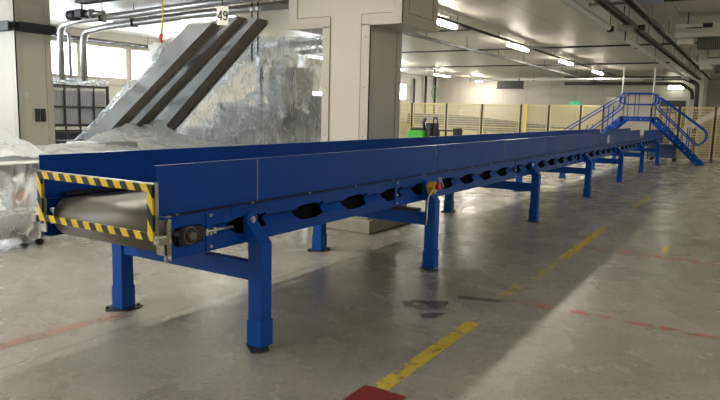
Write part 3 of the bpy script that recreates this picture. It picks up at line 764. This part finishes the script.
for k in range(1):
    def crum(u, v):
        x = 4.6 + 1.45 * u; y = 9.45 + 1.0 * v
        return (x, y, 1.96 + .08 * ridged(x, y, 4, 4) + .06 * fbm(x, y, 8, 2, 3))
    tag(MB().grid(crum, 60, 40).build('crumpled_film', FILM, fix=False), 'crumpled film lying on top of the stacked cage containers', 'plastic sheet')

# ------------------------------------------------------------------ pipes, ducts and trays at the left
def pipe(name, pts, r, m, label, cat='pipe', fil=.25, clips=None, group=None):
    t = thing(name, label, cat, pts[0], group)
    MB().tube(fillet(pts, fil), r, 14).build('pipe_run', m, t)
    if clips:
        for c_ in clips: MB().tube([(c_[0], c_[1], c_[2]), (c_[0], c_[1], H)], .006, 6).build('hanger_rod', DARKM, t)
        for c_ in clips: MB().box(c_[0] - r - .01, c_[0] + r + .01, c_[1] - .02, c_[1] + .02, c_[2] - .01 - r, c_[2] + r + .01).build('pipe_clamp', DARKM, t)
    return t
pipe('silver_pipe', [(4.95, 9.5, 2.0), (4.95, 9.5, 3.06), (4.75, 8.6, 3.10), (4.62, 6.9, 3.10), (4.75, 6.2, 3.16), (4.4, 2.9, 3.16)], .062, GALV, 'silver pipe dropping beside the left pillar onto the cages', clips=[(4.68, 7.8, 3.1)])
pipe('silver_pipe', [(5.46, 9.5, 2.0), (5.46, 9.5, 3.0), (5.3, 8.5, 3.05), (5.05, 6.9, 3.05), (5.2, 6.1, 3.12), (4.95, 2.9, 3.12)], .066, GALV, 'silver pipe dropping onto the cages, right of the one next to the pillar', clips=[(5.14, 7.5, 3.05)])
pipe('thin_silver_pipe', [(5.28, 9.7, 2.0), (5.28, 9.7, 2.98), (5.28, 11.9, 3.02)], .035, GALV, 'thin silver pipe between the two thicker silver pipes', fil=.1)
def tray(name, a, b, w, m, label, rungs=.35, h=.06):
    t = thing(name, label, 'cable tray', a)
    A_, B_ = Vector(a), Vector(b); d = (B_ - A_); L_ = d.length; d.normalize(); sdv = Vector((-d.y, d.x, 0)).normalized() * (w / 2)
    M_ = Matrix((( d.x, -d.y, 0, A_.x), (d.y, d.x, 0, A_.y), (0, 0, 1, A_.z), (0, 0, 0, 1)))
    for s_ in (-1, 1):
        MB().box(0, L_, s_ * w / 2 - .01, s_ * w / 2 + .01, 0, h, M_).build('side_rail', m, t)
    n = int(L_ / rungs)
    for k in range(n + 1): MB().box(k * rungs, k * rungs + .03, -w / 2, w / 2, .0, .015, M_).build('rung', m, t)
    c_ = MB()
    for k in range(4):
        yo = -w * .3 + w * .2 * k
        c_.tube([M_ @ Vector((L_ * q / 12, yo + .01 * math.sin(q * 2.1 + k), .03 + .01 * math.sin(q + k))) for q in range(13)], .011, 6)
    c_.build('cables', CABLE, t)
    k = 1.0
    while k < L_:
        p = M_ @ Vector((k, 0, .06)); MB().tube([(p.x, p.y, p.z), (p.x, p.y, H)], .006, 6).build('hanger_rod', DARKM, t); k += 2.4
    return t
tray('cable_tray', (3.62, 8.72, 2.78), (4.32, 8.72, 2.78), .12, DARKM, 'dark cable tray fixed across the face of the left pillar', h=.16)
tray('cable_tray', (3.52, 9.6, 2.78), (3.52, 8.72, 2.78), .12, DARKM, 'dark cable tray turning round the left side of the left pillar', h=.16)
tray('cable_tray', (5.6, 11.75, 3.10), (15, 11.75, 3.10), .25, DARKM, 'long dark cable tray above the left windows')
tray('cable_tray', (5.9, 8.9, 3.2), (5.6, 2.9, 3.2), .30, GALV, 'galvanised cable tray beside the silver pipes, heading to the pillar head')
tray('cable_tray', (4.1, 7.6, 3.24), (3.9, 2.8, 3.24), .18, DARKM, 'narrow dark tray just left of the silver pipes under the ceiling')
pipe('dark_conduit', [(3.4, 11.9, 2.2), (5.0, 11.9, 2.2), (5.4, 11.9, 3.2)], .03, DARKM, 'thin dark conduit climbing the wall left of the left pillar', fil=.1)
bx = thing('wall_cabinet', 'small dark grey cabinet on the wall at the left edge', 'cabinet', (5.0, 11.9, 1.65))
MB().box(4.85, 5.25, 11.8, 12, 1.62, 2.12).build('body', mat('cabinet_grey', (.13, .13, .14), .4), bx, bevel=.01)
MB().box(4.88, 5.22, 11.785, 11.8, 1.65, 2.09).build('door', mat('cabinet_door', (.17, .17, .18), .4), bx, bevel=.006)
# motorised valve hanging by the ceiling
vt = thing('ceiling_valve', 'dark motorised valve under the ceiling right of the left pillar', 'valve', (4.2, 7.9, 3.05))
MB().tube([(4.2, 8.05, 3.08), (4.2, 7.82, 3.08)], .095, 16).build('motor', DARKM, vt)
MB().box(4.1, 4.28, 7.6, 7.8, 3.02, 3.16).build('gearbox', DARKM, vt, bevel=.02)
MB().tube([(4.2, 7.6, 3.08), (4.2, 7.1, 3.08)], .035, 12).build('pipe_stub', GALV, vt)
MB().tube([(4.2, 7.45, 3.08), (4.2, 7.40, 3.08)], .08, 16).build('flange', GALV, vt)
MB().tube([(4.2, 7.7, 3.16), (4.2, 7.7, H)], .01, 6).build('hanger_rod', DARKM, vt)
# threaded drop rods
for k, (y, lab) in enumerate(((4.22, 'left one of two thin drop rods in front of the wrapped machine'), (4.10, 'right one of two thin drop rods in front of the wrapped machine'))):
    t = thing('drop_rod', lab, 'rod', (4.7, y, 2.3), 'drop rods')
    MB().tube([(4.7, y, 2.25 if k == 0 else 2.32), (4.7, y, H)], .012, 8).build('rod', DARKM, t)
    MB().box(4.67, 4.73, y - .03, y + .03, 3.0, 3.05).build('clamp', GALV, t)

# ------------------------------------------------------------------ ceiling services, centre and right
def lamp(x, y, z, lab, ln=1.5, along='x', m=TUBE_E, grp='ceiling strip lamps'):
    t = thing('strip_lamp', lab, 'lamp', (x, y, z), grp)
    if along == 'x':
        a = MB().box(x, x + ln, y - .05, y + .05, z + .0, z + .05); b = MB().box(x + .02, x + ln - .02, y - .05, y + .05, z - .035, z)
    else:
        a = MB().box(x - .05, x + .05, y, y + ln, z, z + .05); b = MB().box(x - .05, x + .05, y + .02, y + ln - .02, z - .035, z)
    a.build('housing', WHITE, t); b.build('diffuser', m, t, bevel=.012)
    for q in (.25, 1.25):
        p = (x + q, y) if along == 'x' else (x, y + q)
        MB().tube([(p[0], p[1], z + .05), (p[0], p[1], H)], .005, 6).build('hanger_rod', DARKM, t)
lm = {7.55: 'bright strip lamp closest to the right side of the pillar head', 12.3: 'bright strip lamp second along the central lamp row', 17.2: 'bright strip lamp third along the central lamp row', 22.0: 'bright strip lamp at the far end of the central row, over the stairs'}
for x in (-6.8, -3.6, .4, 7.55, 12.3, 17.2, 22.0):
    lamp(x, 2.72, 3.22, lm.get(x, 'unseen strip lamp continuing the central lamp row before the main pillar'))  # lamps before the pillar are unseen, added to carry the row's light on
for x, lab in ((17.9, 'strip lamp just right of the pillar shaft, in the second row'), (22.4, 'strip lamp in the middle of the second row, above the fence'), (26.4, 'faintest strip lamp at the far end of the second row'), (8.6, 'strip lamp of the second row hidden by the pillar'), (13.2, 'strip lamp of the second row behind the pillar shaft')):
    lamp(x, 9.4, 3.2, lab)
for x in (-7, -2.5, 2.0, 6.5, 11, 15.5, 20, 24, 28):
    lamp(x, -4.3, 3.22, 'unseen strip lamp added as fill light over the right hand aisle', m=TUBE_FILL)  # row out of view, added as fill for the aisle and recess
lamp(6.6, 6.3, 3.30, 'cool white strip lamp behind the number sign', along='y', m=TUBE_C)
lamp(7.2, 3.6, 3.30, 'cool white strip lamp behind the tall wrapped machine', along='y', m=TUBE_C)
# trunking along the lamp rows
t = thing('lighting_trunking', 'thin dark trunking rail carrying the central lamp row', 'trunking', (5, 2.72, 3.3))
MB().box(4.8, 27.5, 2.60, 2.64, 3.24, 3.29).build('rail', DARKM, t)
for k in range(9): MB().tube([(6.5 + 2.4 * k, 2.62, 3.29), (6.5 + 2.4 * k, 2.62, H)], .008, 6).build('hanger_rod', DARKM, t)
t = thing('lighting_trunking', 'thin dark rail parallel to the lamp row, under the pillar head line', 'trunking', (7, 3.7, 3.1))
MB().box(6.0, 27.5, 3.68, 3.76, 3.10, 3.16).build('rail', DARKM, t)
for k in range(9): MB().tube([(7.5 + 2.3 * k, 3.72, 3.16), (7.5 + 2.3 * k, 3.72, H)], .008, 6).build('hanger_rod', DARKM, t)
for k, (x, y0, y1, lab) in enumerate(((9.3, 2.5, 3.5, 'short dark conduit right of the pillar head'), (13.2, -2.6, 8.5, 'long thin conduit crossing the ceiling in front of the lamps'), (18.5, -.2, 10.5, 'second crossing conduit, farther down the hall'), (7.35, -2.9, -.2, 'dark conduit crossing the upper right corner'))):
    t = thing('ceiling_conduit', lab, 'conduit', (x, y0, 3.2)); MB().tube([(x, y0, 3.2), (x, y1, 3.2)], .022, 8).build('conduit', DARKM, t)
    for y in (y0 + .3, y1 - .3): MB().tube([(x, y, 3.2), (x, y, H)], .006, 6).build('hanger_rod', DARKM, t)
# white pipe and rails beneath the far ceiling
pipe('white_pipe', [(5.8, -.22, 3.05), (25, -.22, 3.05)], .05, WHITE, 'long white pipe beneath the ceiling left of the cable trays', clips=[(9, -.22, 3.05), (12, -.22, 3.05), (15, -.22, 3.05)])
pipe('white_pipe', [(25.5, 1.5, 3.12), (25.5, 9.4, 3.12)], .05, WHITE, 'white pipe crossing the hall before the far wall', clips=[(25.5, 3, 3.12), (25.5, 6, 3.12), (25.5, 9, 3.12)])
pipe('white_pipe', [(23.5, -.2, 3.02), (23.5, 6.6, 3.02)], .035, WHITE, 'thinner white pipe crossing above the stairs', clips=[(23.5, .5, 3.02), (23.5, 3, 3.02), (23.5, 6, 3.02)])
tray('cable_tray', (5.4, -.55, 3.08), (26, -.55, 3.08), .10, STEELD, 'steel cable ladder of the upper right pair, left one', .9)
tray('cable_tray', (5.4, -.90, 3.08), (26, -.95, 3.08), .10, STEELD, 'steel cable ladder of the upper right pair, right one', .9)
jb = thing('junction_box', 'small grey junction box hanging from the cable ladders', 'junction box', (8.9, -.5, 3.0))
MB().box(8.8, 9.0, -.62, -.38, 2.98, 3.08).build('box', GALV, jb, bevel=.01)
MB().tube([(8.9, -.3, 3.03), (8.9, -.2, 3.03)], .05, 12).build('gland', BLACK, jb); MB().tube([(8.9, -.8, 3.03), (8.9, -.7, 3.03)], .05, 12).build('gland', BLACK, jb)
MB().tube([(8.85, -.46, 3.08), (8.85, -.46, H)], .008, 6).build('hanger_rod', DARKM, jb)
MB().tube([(8.9, -.5, 2.98), (8.9, -.5, 2.82)], .012, 8).build('dropper', BLACK, jb)
# thick insulated pipes in front of the far wall
pipe('insulated_pipe', [(26.5, 4.9, 3.24), (26.5, .05, 3.20), (26.5, -.45, 2.95), (26.5, -.50, 0)], .085, PIPEB, 'upper thick black insulated pipe bending down right of the door', fil=.12)
pipe('insulated_pipe', [(26.6, 4.9, 3.0), (26.6, .15, 2.98), (26.6, -.25, 2.7), (26.6, -.30, 2.35)], .07, PIPEB, 'lower thick black insulated pipe above the door', fil=.12)
pipe('thin_drop_pipe', [(22.6, 1.75, 2.2), (22.6, 1.75, H)], .03, WHITE, 'thin pale drop pipe rising from behind the stair platform')
pipe('thin_drop_pipe', [(22.9, .72, 1.9), (22.9, .72, H)], .03, WHITE, 'thin pale drop pipe between platform and door')
pipe('wall_downpipe', [(25.4, 11.9, 0), (25.4, 11.9, 3.2)], .05, DARKM, 'dark downpipe nearest the small far window')
pipe('wall_downpipe', [(26.6, 11.85, 0), (26.6, 11.85, H)], .06, DARKM, 'dark downpipe in the far left corner, first of a close pair')
pipe('wall_downpipe', [(27.7, 11.85, 0), (27.7, 11.85, H)], .06, DARKM, 'dark downpipe in the far left corner, second of a close pair')
# evaporator coolers
def cooler(x, y, z, s_, lab):
    t = thing('air_cooler', lab, 'air cooler', (x, y, z), 'ceiling air coolers')
    MB().box(x, x + .6 * s_, y - 1.6 * s_, y, z, z + .24 * s_).build('casing', mat('cooler_casing', (.50, .48, .42), .45), t, bevel=.01)
    MB().box(x - .01, x, y - .62 * s_, y - .46 * s_, z + .16 * s_, z + .24 * s_).build('motor_mount', BLACK, t)
    MB().box(x - .006, x, y - .45 * s_, y - .18 * s_, z + .155 * s_, z + .175 * s_).build('slot', BLACK, t)
    MB().box(x + .25 * s_, x + .55 * s_, y - .30 * s_, y - .02, z - .10 * s_, z - .001).build('drip_tray', FLASH, t)
    cb = MB().box(x + .2 * s_, x + .5 * s_, y - .95 * s_, y - .38 * s_, z - .20 * s_, z - .001).build('fan_coil', DARKM, t)
    fn = MB()
    for k in range(18): fn.box(x + .19 * s_, x + .2 * s_, y - .95 * s_ + k * .031 * s_, y - .94 * s_ + k * .031 * s_, z - .19 * s_, z - .01)
    fn.build('fins', STEELD, cb)
    MB().box(x + .1, x + .12, y - .2, y - .18, z + .24 * s_, H).box(x + .1, x + .12, y - 1.2, y - 1.18, z + .24 * s_, H).build('hanger', DARKM, t)
cooler(9.9, -1.16, 2.96, .95, 'pale air cooler with dark fan coil, nearest in the upper right corner')
cooler(15.5, -1.18, 2.90, 1.0, 'pale air cooler farther back under the first one')
# flat bluish fixture at the top
o = MB().box(6.6, 7.3, -1.25, -.75, 3.16, 3.2).build('blue_panel', BLUELAMP); tag(o, 'small bluish flat panel under the ceiling at the top right edge', 'panel')
o.select_set(False)
hg = MB().tube([(6.9, -1, 3.2), (6.9, -1, H)], .01, 6).build('hanger', DARKM, o)

# bulkhead lamp, exit sign, vent on the far wall
t = thing('bulkhead_lamp', 'glowing oval bulkhead lamp on the wall above the door', 'lamp', (XF, .5, 2.95))
MB().box(XF - .06, XF, .18, .86, 2.80, 3.06).build('base', WHITE, t, bevel=.03); MB().box(XF - .14, XF - .06, .22, .82, 2.83, 3.03).build('diffuser', EMLAMP, t, bevel=.05)
t = thing('exit_sign', 'small green exit sign on the far wall above the fence', 'sign', (XF, 4.9, 1.95))
MB().box(XF - .04, XF, 4.62, 5.08, 2.0, 2.25).build('panel', SIGNG, t, bevel=.005)
MB().prism([(4.68, 2.10), (4.76, 2.18), (4.76, 2.04)], 'x', XF - .045, XF - .04).box(XF - .045, XF - .04, 4.76, 4.86, 2.09, 2.13).box(XF - .045, XF - .04, 4.92, 4.98, 2.04, 2.2).build('pictogram', WHITE, t)
t = thing('wall_opening', 'black rectangular vent opening high on the far wall', 'vent', (XF, 8, 2.9))
MB().box(XF - .03, XF, 7.4, 8.75, 2.88, 3.28).build('grille', BLACK, t)
MB().box(XF - .05, XF, 7.36, 8.79, 3.28, 3.32).box(XF - .05, XF, 7.36, 8.79, 2.84, 2.88).build('frame', DARKM, t)
# green hose coil hanging in the far left corner
t = thing('hose_coil', 'green hose coil hanging before the far left corner', 'hose', (22, 8.7, 2.6))
ring = [(20 + .02 * k / 24, 8.25 + .13 * math.cos(2 * PI * k / 24), 2.33 + .22 * math.sin(2 * PI * k / 24)) for k in range(24)]
MB().tube(ring, .018, 8, closed=True).build('coil', mat('hose_green', (.05, .22, .05), .5), t)
MB().tube([(20, 8.33, 2.56), (20, 8.3, H)], .012, 6).build('hanger', DARKM, t)

# ------------------------------------------------------------------ yellow mesh fence
FX = 23.0
def fence(ys, label, tops=1.97):
    t = thing('mesh_fence', label, 'fence', (FX, ys[0], 0))
    for a, b in zip(ys, ys[1:]):
        lo, hi = min(a, b) + .05, max(a, b) - .05
        fr = MB().box(FX - .015, FX + .015, lo, hi, tops - .04, tops).box(FX - .015, FX + .015, lo, hi, .12, .16).box(FX - .015, FX + .015, lo, lo + .03, .16, tops - .04).box(FX - .015, FX + .015, hi - .03, hi, .16, tops - .04)
        fr.box(FX - .012, FX + .012, lo + .03, hi - .03, .98, 1.01)
        p = fr.build('fence_panel', FENCEP, t)
        MB().box(FX - .003, FX + .003, lo + .03, hi - .03, .16, tops - .04).build('wire_mesh', WIREM, p)
    for y in ys:
        MB().box(FX - .03, FX + .03, y - .03, y + .03, 0, tops).build('post', DARKM, t)
        MB().box(FX - .06, FX + .06, y - .06, y + .06, 0, .012).build('foot_plate', DARKM, t)
fence([11.9, 10.75, 9.05, 7.4, 5.7, 4.55, 3.3, 2.45], 'yellow wire mesh fence run left of the stairs behind the blue conveyor')
fence([.75, -.2, -1.35, -2.6, -4.0, -5.4, -6.8], 'yellow wire mesh fence run right of the stairs')
t = thing('yellow_post', 'stout yellow post in the left mesh fence run', 'post', (22.9, 5.55, 0)); MB().box(22.80, 22.90, 5.40, 5.53, 0, 2.0).build('post', mat('post_yellow', (.75, .60, .16), .5), t, bevel=.01)
MB().box(22.72, 22.92, 5.34, 5.59, 0, .015).build('foot_plate', DARKM, t)
t = thing('slanted_beam', 'pale slanted beam behind the right mesh fence', 'beam', (24.5, -1, 0))
MB().prism([(.15, .95), (.02, .80), (-3.2, 2.9), (-3.2, 3.15)], 'x', 24.4, 24.6).build('beam', WHITE, t); MB().box(24.4, 24.6, -.1, .18, 0, .95).build('foot', WHITE, t)
o = thing('dark_bin', 'low dark blue grey bin behind the foot of the stairs', 'bin', (22.5, .1, 0)); MB().box(22.3, 22.8, -.25, .62, .12, .62).build('body', BLUEM, o, bevel=.02)
for (x, y) in ((22.35, -.2), (22.35, .55), (22.75, -.2), (22.75, .55)): MB().tube([(x - .02, y, .06), (x + .02, y, .06)], .06, 12).build('wheel', BLACK, o)

# ------------------------------------------------------------------ stairs crossing over the conveyor
st = thing('crossover_stairs', 'blue steel crossover stairs with looped handrails at the far end', 'stairs', (21.4, 1, 0))
PZ = 1.56; SX = (21.0, 21.8); yr0, yr1 = -1.12, .38; yl0, yl1 = 1.50, 3.05
for sx in SX:
    for (yf, yt, nm) in ((yr0, yr1, 1), (yl1 + .0, yl0, -1)):
        d = Vector((0, yt - yf, PZ)).normalized(); nn = Vector((0, -d.z, d.y)) if nm == 1 else Vector((0, d.z, -d.y))
        w = .11
        pl_ = [(yf - .12 * nm, 0), (yf + .14 * nm, 0), (yt + .14 * nm, PZ - .15), (yt, PZ + .02)]
        m = MB(); m.prism(pl_, 'x', sx - .02, sx + .02); o = m.build('stringer', BLUE, st)
        for k in range(8):
            y = yf + (yt - yf) * (k + .6) / 8; z = PZ * (k + .6) / 8 - .04
            MB().tube([(sx - .03, y, z), (sx - .02, y, z)], .018, 6).build('bolt', ZINC, o)
    o = MB().box(sx - .02, sx + .02, yr1, yl0, PZ - .15, PZ + .02).build('platform_beam', BLUE, st)
    for k in range(7):
        y = yr1 + .1 + k * .17; MB().tube([(sx - .03, y, PZ - .07), (sx - .02, y, PZ - .07)], .014, 6).build('bolt', ZINC, o)
for k in range(7):
    z = PZ * (k + 1) / 8
    for (yf, yt) in ((yr0, yr1), (yl1, yl0)):
        y = yf + (yt - yf) * (k + 1) / 8
        MB().box(SX[0] + .02, SX[1] - .02, y - .11, y + .11, z - .02, z).build('tread', BLUEM, st)
MB().box(SX[0] + .02, SX[1] - .02, yr1, yl0, PZ - .02, PZ).build('platform', BLUEM, st)
for sx in SX:
    x = sx - .04 if sx == SX[0] else sx + .04
    def loop(pts, r=.021, n=7):
        return MB().tube(fillet([(x, p[0], p[1]) for p in pts], .13, 5, True), r, 8, closed=True)
    loop([(yr1 + .03, PZ + .44), (yr1 + .03, PZ + .82), (yl0 - .0, PZ + .82), (yl0 - .0, PZ + .44)]).build('platform_rail', BLUE, st)
    loop([(yr1 - .0, PZ + .34), (yr1 - .0, PZ + .74), (-1.22, 1.12), (-1.22, .84), (-.98, .62)]).build('stair_rail', BLUE, st)
    loop([(yl0 + .03, PZ + .34), (yl0 + .03, PZ + .74), (3.45, 1.0), (3.45, .72), (3.2, .50)]).build('stair_rail', BLUE, st)
    for y in (yr1 + .1, (yr1 + yl0) / 2 + .1, yl0 - .1): MB().box(x - .008, x + .008, y - .012, y + .012, PZ - .1, PZ + .82).build('rail_post', DARKM, st)
    for (yf, yt) in ((yr0, yr1), (yl1, yl0)):
        for q in (.3, .75):
            y = yf + (yt - yf) * q; z = PZ * q; MB().box(x - .012, x + .012, y - .015, y + .015, z - .05, z + .78).build('rail_post', BLUE, st)

# ------------------------------------------------------------------ machines behind the fence, left
t = thing('green_floor_machine', 'small green floor machine with upright dark handle behind the conveyor', 'machine', (15.2, 6.1, 0))
MB().box(14.8, 15.8, 6.15, 6.72, .12, .98).build('body', GREEN, t, bevel=.06)
MB().box(14.9, 15.7, 6.2, 6.66, .98, 1.06).build('lid', BLACK, t, bevel=.02)
MB().box(14.95, 15.6, 5.98, 6.14, .2, 1.22).build('mast', DARKM, t, bevel=.02)
MB().tube(fillet([(15.1, 5.95, .5), (15.1, 5.95, 1.38), (15.1, 5.82, 1.38), (15.1, 5.82, .5)], .06), .025).build('handle', BLACK, t)
MB().tube([(15.2, 6.3, 1.0), (15.2, 6.35, 1.22), (15.2, 6.28, 1.36)], .05).build('lever', DARKM, t)
for (x, y) in ((14.95, 6.2), (14.95, 6.65), (15.65, 6.2), (15.65, 6.65)): MB().tube([(x, y - .03, .1), (x, y + .03, .1)], .1, 14).build('wheel', BLACK, t)
t = thing('work_table', 'small dark work table right of the green floor machine', 'table', (15.2, 5.5, 0))
MB().box(14.9, 15.5, 5.12, 5.72, .98, 1.02).build('table_top', BLACK, t)
for (x, y) in ((14.93, 5.16), (14.93, 5.68), (15.47, 5.16), (15.47, 5.68)): MB().box(x - .02, x + .02, y - .02, y + .02, 0, .98).build('leg', BLACK, t)
MB().box(14.9, 15.3, 5.08, 5.2, .7, 1.08).build('drawer_box', BLACK, t)
t = thing('feed_conveyor', 'grey blue sloping feed conveyor behind the left mesh fence', 'conveyor', (24.4, 8, 0))
m = MB(); m.prism([(11.6, .95), (11.6, 1.5), (8.9, 1.45), (3.2, .95), (3.2, .55)], 'x', 24.2, 24.3); m.build('side_plate', BLUEM, t)
m = MB(); m.prism([(11.6, 1.35), (11.6, 1.4), (8.9, 1.35), (3.2, .85), (3.2, .80)], 'x', 24.3, 25.1); m.build('belt', mat('grey_belt', (.25, .26, .30), .5), t)
m = MB(); m.prism([(11.6, .95), (11.6, 1.5), (8.9, 1.45), (3.2, .95), (3.2, .55)], 'x', 25.1, 25.2); m.build('side_plate', BLUEM, t)
for y in (10.5, 8.0, 5.5, 3.6):
    MB().box(24.22, 24.32, y - .05, y + .05, 0, .62 + .02 * y).build('leg', BLUEM, t); MB().box(25.1, 25.2, y - .05, y + .05, 0, .62 + .02 * y).build('leg', BLUEM, t)
t = thing('control_cabinet', 'beige control cabinet on the wall behind the left mesh fence', 'cabinet', (XF, 11, 1.2))
MB().box(26.4, 26.8, 9.9, 10.8, 0, 1.75).build('body', PILLAR, t, bevel=.01); MB().box(26.38, 26.4, 9.95, 10.75, .1, 1.7).build('door', FLASH, t)

# ------------------------------------------------------------------ light, camera, colour
w = bpy.data.worlds.new('world'); sc.world = w; w.use_nodes = True
w.node_tree.nodes['Background'].inputs[0].default_value = (.8, .9, 1, 1); w.node_tree.nodes['Background'].inputs[1].default_value = .3
cam = bpy.data.cameras.new('camera'); co = bpy.data.objects.new('camera', cam); C.objects.link(co); sc.camera = co
cam.sensor_width = 36; cam.lens = 629.8 / 720 * 36; cam.clip_end = 200; cam.clip_start = .05
pi_, ro_, ya_ = (math.radians(v) for v in (-7.9473, 1.3911, 31.5517))
fw = Vector((math.cos(pi_) * math.cos(ya_), math.cos(pi_) * math.sin(ya_), math.sin(pi_)))
r0 = fw.cross(Vector((0, 0, 1))).normalized(); u0 = r0.cross(fw)
r = r0 * math.cos(ro_) + u0 * math.sin(ro_); u = -r0 * math.sin(ro_) + u0 * math.cos(ro_)
M = Matrix((( r.x, u.x, -fw.x, -2.9183), (r.y, u.y, -fw.y, -2.4933), (r.z, u.z, -fw.z, 1.5), (0, 0, 0, 1)))
co.matrix_world = M
vs = sc.view_settings; vs.view_transform = 'Standard'; vs.look = 'None'; vs.gamma = 1; vs.use_curve_mapping = False; vs.exposure = .78
sc.cycles.use_denoising = True; sc.cycles.max_bounces = 8; sc.cycles.transparent_max_bounces = 16; sc.cycles.sample_clamp_indirect = 6
